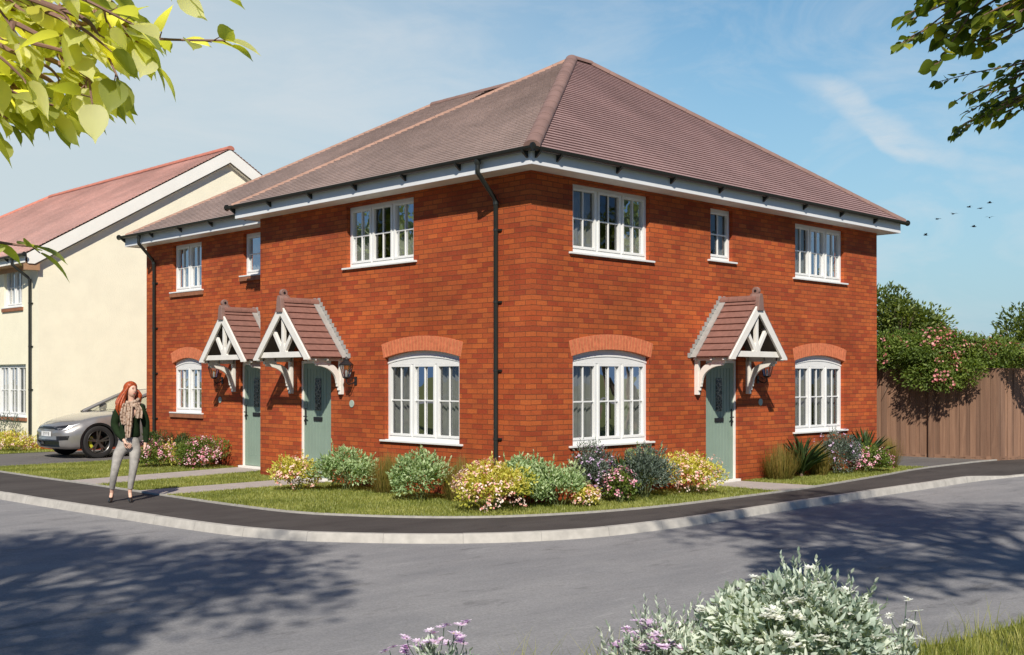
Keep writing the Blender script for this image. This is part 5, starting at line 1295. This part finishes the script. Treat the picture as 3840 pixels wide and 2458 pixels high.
for sg in (-1, 1):
    skin_patch('headlight', M['blacktrim'], [((sg*.40,.655),(sg*.64,.650),(sg*.71,.765),(sg*.42,.725))], .006)
    skin_patch('headlight_lens', M['lens'], [((sg*.64,.635),(sg*.71,.665),(sg*.80,.80),(sg*.70,.735))], .009)
    skin_patch('side_intake', M['blacktrim'], [((sg*.50,.41),(sg*.76,.43),(sg*.78,.52),(sg*.48,.51))], .005)
    skin_patch('intake_blade', M['carpaint'], [((sg*.775,.35),(sg*.80,.36),(sg*.83,.50),(sg*.80,.53))], .008)
    skin_patch('bumper_fin', M['carpaint'], [((sg*.40,.30),(sg*.62,.30),(sg*.55,.37),(sg*.47,.42))], .012)
skin_patch('grille_bar', M['blacktrim'], [((-.58,.40),(.58,.40),(.58,.43),(-.58,.43))], .005)
pl = skin_patch('number_plate', M['plate'], [((-.26,.50),(.26,.50),(.26,.61),(-.26,.61))], .016, sub=8)
mb = MB(FCAR)
def glyph(mb, s, y, z, h):
    st = {'K': [(0,0,0,1),(0,.5,.6,1),(0,.5,.6,0)], 'O': [(0,0,0,1),(.6,0,.6,1),(0,0,.6,0),(0,1,.6,1)], 'I': [(.3,0,.3,1)], 'Y': [(0,1,.3,.5),(.6,1,.3,.5),(.3,.5,.3,0)], '2': [(0,1,.6,1),(.6,1,.6,.5),(.6,.5,0,.5),(0,.5,0,0),(0,0,.6,0)], 'E': [(0,0,0,1),(0,1,.6,1),(0,.5,.5,.5),(0,0,.6,0)], 'X': [(0,0,.6,1),(0,1,.6,0)]}[s]
    for (a, b, c_, d) in st:
        p, q = Vector((0, y-a*h*.75, z+b*h)), Vector((0, y-c_*h*.75, z+d*h)); dd = (q-p).normalized(); nn = Vector((0, -dd.z, dd.y))*.006; p -= dd*.005; q += dd*.005
        x = min(surf(p.y, z+.02), surf(q.y, z+.02))-.021
        mb.add([(x, p.y+nn.y, p.z+nn.z-.004), (x, p.y-nn.y, p.z-nn.z-.004), (x, q.y-nn.y, q.z-nn.z-.004), (x, q.y+nn.y, q.z+nn.z-.004)], [(0,1,2,3)])
# only a few dark smudged characters read on the plate
for ch_, y in zip('KEO', (.10, -.02, -.12)): glyph(mb, ch_, y, .525, .06)
mb.build('plate_characters', M['blacktrim'], pl)
# wheels
def wheel(wx, sg):
    y0 = sg*.70; yo = sg*.935; w_ = MB(FCAR); r = .368; c_ = (wx, 0, .368)
    s_ = 1 if sg > 0 else -1; L = lambda h: sg*.70+s_*h
    w_.lathe([(.27, sg*.72), (.33, sg*.715), (.355, sg*.73), (r, sg*.76), (r, sg*.89), (.355, sg*.925), (.335, sg*.935), (.275, sg*.925), (.268, sg*.91)], c_, 'y', 48)
    t_ = w_.build('wheel', M['rubber'], car, smooth=True)
    m_ = MB(FCAR); m_.lathe([(.27, sg*.915), (.262, sg*.925), (.252, sg*.915), (.245, sg*.80), (.24, sg*.73)], c_, 'y', 48)
    m_.lathe([(0, sg*.90), (.045, sg*.90), (.055, sg*.885), (.055, sg*.84)], c_, 'y', 20)
    for k in range(5):
        a = 2*math.pi*k/5+.3
        for (da, wd) in ((-.16, .026), (.16, .026)):
            p0 = (wx+.04*math.cos(a), .368+.04*math.sin(a)); p1 = (wx+.255*math.cos(a+da), .368+.255*math.sin(a+da)); d = Vector((p1[0]-p0[0], p1[1]-p0[1])).normalized(); nx, nz = -d.y*wd*.5, d.x*wd*.5
            q = [(p0[0]+nx*1.4, sg*.895, p0[1]+nz*1.4), (p0[0]-nx*1.4, sg*.895, p0[1]-nz*1.4), (p1[0]-nx, sg*.915, p1[1]-nz), (p1[0]+nx, sg*.915, p1[1]+nz)]
            m_.prism(q, (0, -sg*.035, 0))
    m_.build('rim', M['wheelmetal'], t_, smooth=True)
    m_ = MB(FCAR); m_.lathe([(0, sg*.80), (.17, sg*.80), (.175, sg*.79)], c_, 'y', 32); m_.build('brake_disc', M['alloy'], t_)
    m_ = MB(FCAR)
    ring = [(wx+rr*math.cos(t), sg*.845, .368+rr*math.sin(t)) for rr, ts in ((.20, (2.4, 2.7, 3.0, 3.3, 3.6, 3.9)), (.135, (3.9, 3.6, 3.3, 3.0, 2.7, 2.4))) for t in ts]
    m_.prism(ring, (0, -sg*.06, 0)); m_.build('brake_caliper', M['caliper'], t_)
for wx in (.88, 3.78):
    for sg in (-1, 1): wheel(wx, sg)
for wx in (.88, 3.78):
    for sg in (-1, 1):
        mb = MB(FCAR)
        for k in range(25):
            t0, t1 = math.pi*(-.10+1.2*k/25), math.pi*(-.10+1.2*(k+1)/25)
            P = lambda t, rr, y: (wx+rr*math.cos(t), sg*y, .372+rr*math.sin(t))
            mb.add([P(t0,.385,.932),P(t1,.385,.932),P(t1,.43,.945),P(t0,.43,.945),P(t0,.385,.90),P(t1,.385,.90)], [(0,1,2,3),(0,1,5,4)])
        mb.build('arch_lip', M['blacktrim'], car, smooth=True)
# greenhouse: pillars and roof in body colour, see-through glass
roofl = [(1.35,1.045,0),(1.75,1.26,0),(2.1,1.43,0),(2.4,1.51,0),(2.8,1.548,0),(3.2,1.545,0),(3.6,1.50,0),(4.0,1.40,0),(4.5,1.13,0)]
def gw(x): return .60+.07*math.sin(min(1, max(0, (x-1.3)/3.2))*math.pi)-.0   # half width of the roof edge
mb = MB(FCAR); top = [(x, z) for x, z, _ in roofl if 2.05 < x < 4.05]
for (x0, z0), (x1, z1) in zip(top, top[1:]):
    for j in range(6):
        u0, u1 = -1+j/3, -1+(j+1)/3; P = lambda x, z, u: (x, gw(x)*u, z-.03*u*u)
        mb.add([P(x0,z0,u0),P(x1,z1,u0),P(x1,z1,u1),P(x0,z0,u1)], [(0,1,2,3)]); mb.add([P(x0,z0-.03,u0),P(x1,z1-.03,u0),P(x1,z1-.03,u1),P(x0,z0-.03,u1)], [(0,1,2,3)])
mb.build('roof', M['carpaint'], car, smooth='all', recalc=False)
mb = MB(FCAR); ws = [(x, z) for x, z, _ in roofl if x < 2.15]
for (x0, z0), (x1, z1) in zip(ws, ws[1:]):
    for j in range(4):
        u0, u1 = -1+j/2, -1+(j+1)/2; hw = lambda x: .74-(x-1.35)*.19; P = lambda x, z, u: (x+.10*u*u*(1 if x < 1.5 else .5), hw(x)*u, z-.03*u*u)
        mb.add([P(x0,z0,u0),P(x1,z1,u0),P(x1,z1,u1),P(x0,z0,u1)], [(0,1,2,3)])
mb.build('windscreen', M['carglass'], car, smooth='all', recalc=False)
mb = MB(FCAR); mb.quad((4.0,-.62,1.39),(4.5,-.68,1.12),(4.5,.68,1.12),(4.0,.62,1.39)); mb.build('rear_window', M['carglass'], car)
for sg in (-1, 1):
    mb = MB(FCAR); rail = [(1.28,sg*.80,1.015),(1.75,sg*.735,1.235),(2.15,sg*.675,1.41),(2.5,sg*.66,1.475),(3.0,sg*.67,1.50),(3.5,sg*.67,1.46),(4.0,sg*.66,1.36),(4.48,sg*.72,1.10)]
    pts = catmull([Vector(p) for p in rail], 4); mb.tube([tuple(p) for p in pts], [.042]*8+[.045]*(len(pts)-8), 8)
    mb.build('roof_pillar', M['carpaint'], car, smooth=True)
    belt = lambda x: (x, sg*.835, 1.0+.012*x)
    mb = MB(FCAR); mb.bar(belt(1.25), belt(4.4), .05, .035); mb.build('belt_trim', M['blacktrim'], car)
    mb = MB(FCAR); gl = [p for p in pts]
    for a, b in zip(gl, gl[1:]):
        mb.quad(tuple(a), tuple(b), (b.x, sg*.825, 1.0+.012*b.x), (a.x, sg*.825, 1.0+.012*a.x))
    mb.build('side_window', M['carglass'], car, recalc=False)
    for x0, x1 in ((2.66, 2.62), (1.72, 1.70)):
        mb = MB(FCAR); zt = 1.48 if x0 > 2 else 1.215; mb.bar((x0, sg*.83, 1.02), (x1, sg*(.68 if x0 > 2 else .745), zt), .05 if x0 > 2 else .035, .03, (0, 1, 0)); mb.build('door_pillar', M['blacktrim'], car)
    mb = MB(FCAR); my = sg*.985
    vs = []
    mb.lathe([(0, -.03), (.055, -.03), (.085, 0), (.09, .06), (.075, .09), (0, .095)], (1.83, my, 1.13), 'x', 16)
    for i, v in enumerate(mb.v): mb.v[i] = (v[0], CARY+my+(v[1]-CARY-my)*1.35, v[2])
    o = mb.build('wing_mirror', M['blacktrim'], car, smooth=True)
    mb = MB(FCAR); mb.bar((1.85, sg*.84, 1.04), (1.86, sg*.95, 1.08), .06, .03); mb.build('mirror_arm', M['blacktrim'], o)
    mb = MB(FCAR)
    for z in (.30,): mb.bar((1.36, sg*.928, z), (3.30, sg*.928, z), .02, .09)
    mb.build('sill_trim', M['blacktrim'], car)
    mb = MB(FCAR)
    for xx in (1.52, 2.62, 3.35):
        pp = [(xx, z) for z in (.32, .5, .7, .95)]
        for (xa, za), (xb, zb_) in zip(pp, pp[1:]):
            def yy(x, z):
                o = Vector(FCAR(x, sg*2, z)); ok, loc, _, _ = body.ray_cast(o, Vector((0, -sg, 0))); return (loc.y-CARY+sg*.002) if ok else sg*.93
            mb.quad((xa-.005, yy(xa, za), za), (xa+.005, yy(xa, za), za), (xb+.005, yy(xb, zb_), zb_), (xb-.005, yy(xb, zb_), zb_))
    mb.build('door_gap', M['blacktrim'], car)
for sx, sy in ((2.25, -.37), (2.25, .37), (3.15, -.37), (3.15, .37)):
    mb = MB(FCAR); mb.box(sx-.05, sy-.23, .45, sx+.45, sy+.23, .62); mb.prism([(sx+.40, sy-.22, .6), (sx+.55, sy-.22, .6), (sx+.68, sy-.18, 1.12), (sx+.58, sy-.18, 1.12)], (0, .42, 0)); mb.box(sx+.60, sy-.11, 1.13, sx+.69, sy+.11, 1.28)
    mb.build('seat', M['seat'], car, bevel=.03)
mb = MB(FCAR); mb.lathe([(.175, -.012), (.19, 0), (.175, .012)], (1.95, -.37, .93), 'x', 24); mb.build('steering_wheel', M['seat'], car)
mb = MB(FCAR); mb.box(1.30, -.78, .80, 1.80, .78, .985); mb.build('dashboard', M['seat'], car)

# ------------------------------------------------------------------ the woman
PW = Vector((-3.87, 4.48, 0)); PF = Vector((math.cos(R(44.7)), math.sin(R(44.7)), 0)); 
fdir = (PW-C0); fdir.z = 0; fdir.normalize(); sdir = Vector((fdir.y, -fdir.x, 0))
def WP(x, y, z): return PW+sdir*x+fdir*y+Vector((0, 0, z))   # x right in picture, y away from viewer
person = empty('person', tuple(PW), 'woman with long red hair, green sweater and patterned scarf walking on the footway', 'person')
def skin_mesh(name, verts, edges, mat, parent, root=0, sub=2):
    """verts: (x,y,z,rx,ry)"""
    me = bpy.data.meshes.new(name); me.from_pydata([tuple(WP(*v[:3])) for v in verts], edges, []); me.update()
    o = bpy.data.objects.new(name, me); COL.objects.link(o)
    sk = o.modifiers.new('skin', 'SKIN'); sk.use_smooth_shade = True; 
    layer = me.skin_vertices[0] if len(me.skin_vertices) else None
    if layer is None:
        bm = bmesh.new(); bm.from_mesh(me); bm.verts.layers.skin.verify(); bm.to_mesh(me); bm.free(); layer = me.skin_vertices[0]
    for i, v in enumerate(verts):
        layer.data[i].radius = (v[3], v[4] if len(v) > 4 else v[3]); layer.data[i].use_root = (i == root)
    su = o.modifiers.new('sub', 'SUBSURF'); su.levels = sub; su.render_levels = sub
    dg = bpy.context.evaluated_depsgraph_get(); dg.update()
    nm = bpy.data.meshes.new_from_object(o.evaluated_get(dg)); bpy.data.objects.remove(o); nm.materials.clear()
    nm.name = name
    for p in nm.polygons: p.use_smooth = True
    return link(name, nm, mat, parent)
def chain(n0, n): return [(n0+i, n0+i+1) for i in range(n-1)]
# body: pelvis, torso, neck, head core, arms with hands, legs
V_ = [(.03,.02,.93,.105,.085),(.035,.02,1.08,.105,.085),(.04,.02,1.25,.125,.09),(.05,.02,1.36,.11,.08),(.058,.02,1.43,.05,.05),(.06,.01,1.50,.045,.045),(.062,.0,1.56,.058,.065),(.062,.0,1.645,.072,.088),(.062,.01,1.71,.062,.078)]
E_ = chain(0, 9); n = len(V_)
V_ += [(-.11,.02,1.36,.045),(-.155,.03,1.12,.038),(-.10,-.05,.985,.028),(-.035,-.11,.90,.022),(-.01,-.125,.865,.026,.016)]; E_ += [(3, n)]+chain(n, 5); ha = n+4; n = len(V_)
V_ += [(.205,.02,1.35,.045),(.255,.05,1.12,.038),(.262,.05,.93,.028),(.258,.03,.85,.021),(.256,.025,.81,.016,.026)]; E_ += [(3, n)]+chain(n, 5); hb = n+4; n = len(V_)
V_ += [(-.055,.02,.82,.066),(-.122,-.045,.66,.060),(-.165,-.10,.47,.052),(-.19,-.05,.32,.045),(-.205,.03,.15,.030),(-.205,.035,.105,.030)]; E_ += [(0, n)]+chain(n, 6); n = len(V_)
V_ += [(.110,.02,.82,.066),(.105,-.04,.66,.060),(.085,-.07,.47,.052),(.065,-.05,.32,.045),(.045,-.03,.15,.030),(.045,-.03,.10,.030)]; E_ += [(0, n)]+chain(n, 6)
bd = skin_mesh('body', V_, E_, M['skin'], person)
# face turned to her left (picture right)
fa = R(32); hc = Vector((.064, -.002, 1.645))
def HP(a, f, z):   # a: to the face's right-in-picture side, f: out of the face, z up from head centre
    return (hc.x+a*math.cos(fa)+f*math.sin(fa), hc.y+a*math.sin(fa)-f*math.cos(fa), hc.z+z)
def ell(mb, c_, r, n=10, m=7):
    vs = []; 
    for j in range(m+1):
        ph = math.pi*j/m
        for k in range(n):
            t = 2*math.pi*k/n; vs.append((c_[0]+r[0]*math.sin(ph)*math.cos(t), c_[1]+r[1]*math.sin(ph)*math.sin(t), c_[2]+r[2]*math.cos(ph)))
    mb.add(vs, [(j*n+k, j*n+(k+1) % n, (j+1)*n+(k+1) % n, (j+1)*n+k) for j in range(m) for k in range(n)])
FP = lambda a, f, z: tuple(WP(*HP(a, f, z)))
mb = MB(FP); ell(mb, (0, .012, -.025), (.066, .078, .100), 20, 14); mb.build('face', M['skin'], person, smooth='all')
mb = MB(FP); mb.add([(0,.098,.01),(-.012,.092,-.035),(.012,.092,-.035),(0,.116,-.030),(0,.09,-.045)], [(0,1,3),(0,3,2),(1,4,3),(3,4,2)]); mb.build('nose', M['skin'], person, smooth='all')
for s_ in (-1, 1):
    mb = MB(FP); ell(mb, (s_*.027, .086, .002), (.010, .004, .0035), 10, 6); mb.build('eye', M['eye'], person, smooth='all')
    mb = MB(FP); mb.bar((s_*.013,.090,.021), (s_*.042,.076,.019), .006, .006); mb.build('eyebrow', M['hair'], person)
mb = MB(FP); ell(mb, (0, .086, -.065), (.022, .008, .008), 10, 6); mb.build('lips', M['lip'], person, smooth='all')
# sweater
V_ = [(.04,.02,.925,.172,.125),(.04,.02,.965,.172,.125),(.04,.02,1.10,.158,.115),(.045,.02,1.25,.168,.115),(.05,.02,1.355,.140,.092),(.057,.02,1.425,.066,.062)]
E_ = chain(0, 6); n = len(V_)
V_ += [(-.095,.02,1.375,.072),(-.145,.02,1.26,.070),(-.170,.03,1.12,.063),(-.125,-.03,1.01,.052),(-.055,-.095,.925,.038),(-.045,-.103,.912,.038)]; E_ += [(4, n)]+chain(n, 6); n = len(V_)
V_ += [(.195,.02,1.365,.072),(.242,.03,1.25,.068),(.270,.05,1.12,.060),(.272,.05,.98,.050),(.265,.04,.865,.036),(.264,.038,.85,.036)]; E_ += [(4, n)]+chain(n, 6)
skin_mesh('sweater', V_, E_, M['sweater'], person)
# jeans
V_ = [(.03,.02,1.0,.128,.105),(.03,.02,.93,.150,.118),(.03,.02,.865,.150,.118)]; E_ = chain(0, 3); n = 3
V_ += [(-.066,.010,.77,.094),(-.115,-.035,.70,.086),(-.150,-.085,.54,.066),(-.166,-.10,.46,.060),(-.185,-.065,.34,.054),(-.200,.0,.21,.041),(-.203,.012,.185,.040)]; E_ += [(2, n)]+chain(n, 7); n = len(V_)
V_ += [(.124,.010,.77,.094),(.115,-.03,.70,.086),(.098,-.062,.54,.066),(.088,-.07,.46,.060),(.068,-.055,.34,.054),(.050,-.038,.20,.041),(.047,-.036,.175,.040)]; E_ += [(2, n)]+chain(n, 7)
skin_mesh('jeans', V_, E_, M['jeans'], person, root=2)
# hands: palm and five fingers each
def hand(parent, c_, up, side, out, curl=.5):
    c_, up, side, out = Vector(c_), Vector(up).normalized(), Vector(side).normalized(), Vector(out).normalized()
    V_ = [tuple(c_-up*.045)+(.020, .014), tuple(c_-up*.01)+(.030, .015), tuple(c_+up*.025)+(.034, .014)]; E_ = [(0, 1), (1, 2)]
    for k, L in enumerate((.062, .072, .068, .052)):
        b = c_+up*.035+side*(-.028+.0185*k); n = len(V_); d1 = (up+out*curl*.5).normalized(); d2 = (up*.5+out*curl*1.3).normalized()
        V_ += [tuple(b)+(.0095,), tuple(b+d1*L*.5)+(.0088,), tuple(b+d1*L*.5+d2*L*.45)+(.0078,)]; E_ += [(2, n), (n, n+1), (n+1, n+2)]
    b = c_-side*.032-up*.008; n = len(V_); V_ += [tuple(b)+(.011,), tuple(b-side*.018+up*.03+out*.008)+(.010,), tuple(b-side*.012+up*.055+out*.02)+(.0085,)]; E_ += [(1, n), (n, n+1), (n+1, n+2)]
    V_ = [(v[0], v[1], v[2], v[3], v[4] if len(v) > 4 else v[3]) for v in V_]
    return skin_mesh('hand', V_, E_, M['skin'], parent, sub=1)
hand(person, (-.005,-.130,.862), (.75,-.1,-.65), (.5,-.2,.6), (.2,.5,-.5)); hand(person, (.255,.022,.79), (0,-.05,-1), (0,1,0), (-1,0,0), .35)
# shoes: pointed pumps with thin heels
for (x, y, sgn_) in ((-.207,.03,-.03), (.045,-.035,.01)):
    V_ = [(x,y+.035,.115,.026,.030),(x,y-.0,.085,.030,.024),(x+sgn_*.4,y-.06,.045,.034,.018),(x+sgn_*.8,y-.115,.024,.034,.016),(x+sgn_,y-.155,.018,.018,.010)]
    sh = skin_mesh('shoe', V_, chain(0, 5), M['shoe'], person, sub=2)
    mb = MB(lambda a, b, c_: tuple(WP(a, b, c_))); mb.tube([(x, y+.05, .10), (x, y+.055, .05), (x, y+.055, .002)], [.016, .007, .006], 8); mb.build('heel', M['shoe'], sh, smooth=True)
    V_ = [(x,y+.022,.20,.030,.032),(x,y+.018,.14,.027,.030),(x+sgn_*.2,y-.02,.105,.026,.022),(x+sgn_*.5,y-.07,.066,.026,.013)]
    skin_mesh('foot', V_, chain(0, 4), M['skin'], person, sub=2)
# scarf: loop and hanging tails
def ribbon(name, pts, mat, parent, folds=5):
    WPf = lambda a, b, c_: tuple(WP(a, b, c_)); mb = MB(WPf); P = catmull([Vector(p[:3]) for p in pts], 5); Wd = catmull([Vector((p[3], 0, 0)) for p in pts], 5); m_ = 16; vs = []
    for i, (p, w_) in enumerate(zip(P, Wd)):
        for k in range(m_+1):
            u = k/m_*2-1; vs.append((p.x+u*w_.x, p.y-.022*math.cos(u*folds*1.7+i*.15)-.02*(1-u*u), p.z+.006*math.sin(u*9+i)))
    mb.add(vs, [(i*(m_+1)+k, i*(m_+1)+k+1, (i+1)*(m_+1)+k+1, (i+1)*(m_+1)+k) for i in range(len(P)-1) for k in range(m_)])
    o = mb.build(name, mat, parent, smooth='all', recalc=False); s_ = o.modifiers.new('t', 'SOLIDIFY'); s_.thickness = .008; return o
mb = MB(lambda a, b, c_: tuple(WP(a, b, c_)))
for j, (rr, zz, ph) in enumerate(((.098, 1.452, 0), (.108, 1.425, .6), (.092, 1.475, 1.3))):
    pts = [(.062+rr*math.cos(t)*1.05, .012+rr*math.sin(t)*.95, zz+.016*math.sin(t+ph)+.02*math.sin(t)) for t in [2*math.pi*k/20 for k in range(21)]]
    mb.tube(pts, [.026+.006*math.sin(k*1.9+j) for k in range(21)], 8)
sc_ = mb.build('scarf', M['scarf'], person, smooth='all')
ribbon('scarf_tail', [(-.01,-.10,1.44,.045),(-.02,-.125,1.33,.065),(-.015,-.13,1.22,.072),(-.01,-.135,1.13,.06)], M['scarf'], sc_)
ribbon('scarf_tail', [(.05,-.105,1.40,.03),(.035,-.125,1.25,.045),(.025,-.135,1.10,.05),(.02,-.14,.97,.04),(.018,-.14,.945,.038)], M['scarf'], sc_)
ribbon('scarf_tail', [(.13,-.08,1.44,.035),(.165,-.11,1.36,.045),(.172,-.12,1.28,.046),(.168,-.12,1.22,.040)], M['scarf'], sc_, 3)
# hair: a cap, and many wavy locks falling to the shoulders, mostly on the picture's left
mb = MB(FP); n, m_ = 26, 12; vs = []
for j in range(m_+1):
    ph = math.pi*.62*j/m_
    for k in range(n):
        t = 2*math.pi*k/n; fr = max(0, math.sin(t)); keep = 1-.30*fr*max(0, (j/m_-.45))/.55
        vs.append((.104*math.sin(ph)*math.cos(t)*keep, -.018+.108*math.sin(ph)*math.sin(t)*keep*(1 if fr == 0 else .86), .012+.105*math.cos(ph)+(.05*fr*max(0, j/m_-.5))))
mb.add(vs, [(j*n+k, j*n+(k+1) % n, (j+1)*n+(k+1) % n, (j+1)*n+k) for j in range(m_) for k in range(n)])
hr = mb.build('hair', M['hair'], person, smooth='all')
rh = random.Random(3); mb = MB(lambda a, b, c_: tuple(WP(a, b, c_)))
for k in range(130):
    t = rh.uniform(-.15, 1.28)*math.pi                      # angle round the head, 0 = picture right of the face, pi = left
    a0, f0 = .070*math.cos(t), -.010-.078*math.sin(t)*1.0
    if t < .12*math.pi: f0 = -.02
    if t > 1.0*math.pi: a0, f0 = -.074, .03*(t/math.pi-1)/.28
    p0 = Vector(HP(a0*.55, f0*.6-.0, .085)); p1 = Vector(HP(a0*1.15, f0*1.1, .01)); left = math.cos(t) < .2
    drop = rh.uniform(.24, .40) if left else rh.uniform(.16, .26)
    sp_ = Vector((a0*.55+rh.uniform(-.035, .025)+(-.035 if left else .012), 0, 0)); back = rh.uniform(-.02, .02)
    p2 = p1+Vector((sp_.x*.6+rh.uniform(-.012, .012), back, -drop*.35)); p3 = p1+Vector((sp_.x+rh.uniform(-.025, .02), back*1.6-(.035 if t > .8*math.pi else 0), -drop*.7)); p4 = p1+Vector((sp_.x*.9+rh.uniform(-.02, .02), back*1.2-(.045 if t > .8*math.pi else 0), -drop))
    pts = catmull([p0, p1, p2, p3, p4], 4); m2 = len(pts)
    mb.tube([tuple(p) for p in pts], [.013+.008*math.sin(math.pi*i/(m2-1)) if i < m2-3 else .010*(m2-1-i)/3+.002 for i in range(m2)], 6)
mb.build('locks', M['hair'], hr, smooth='all')
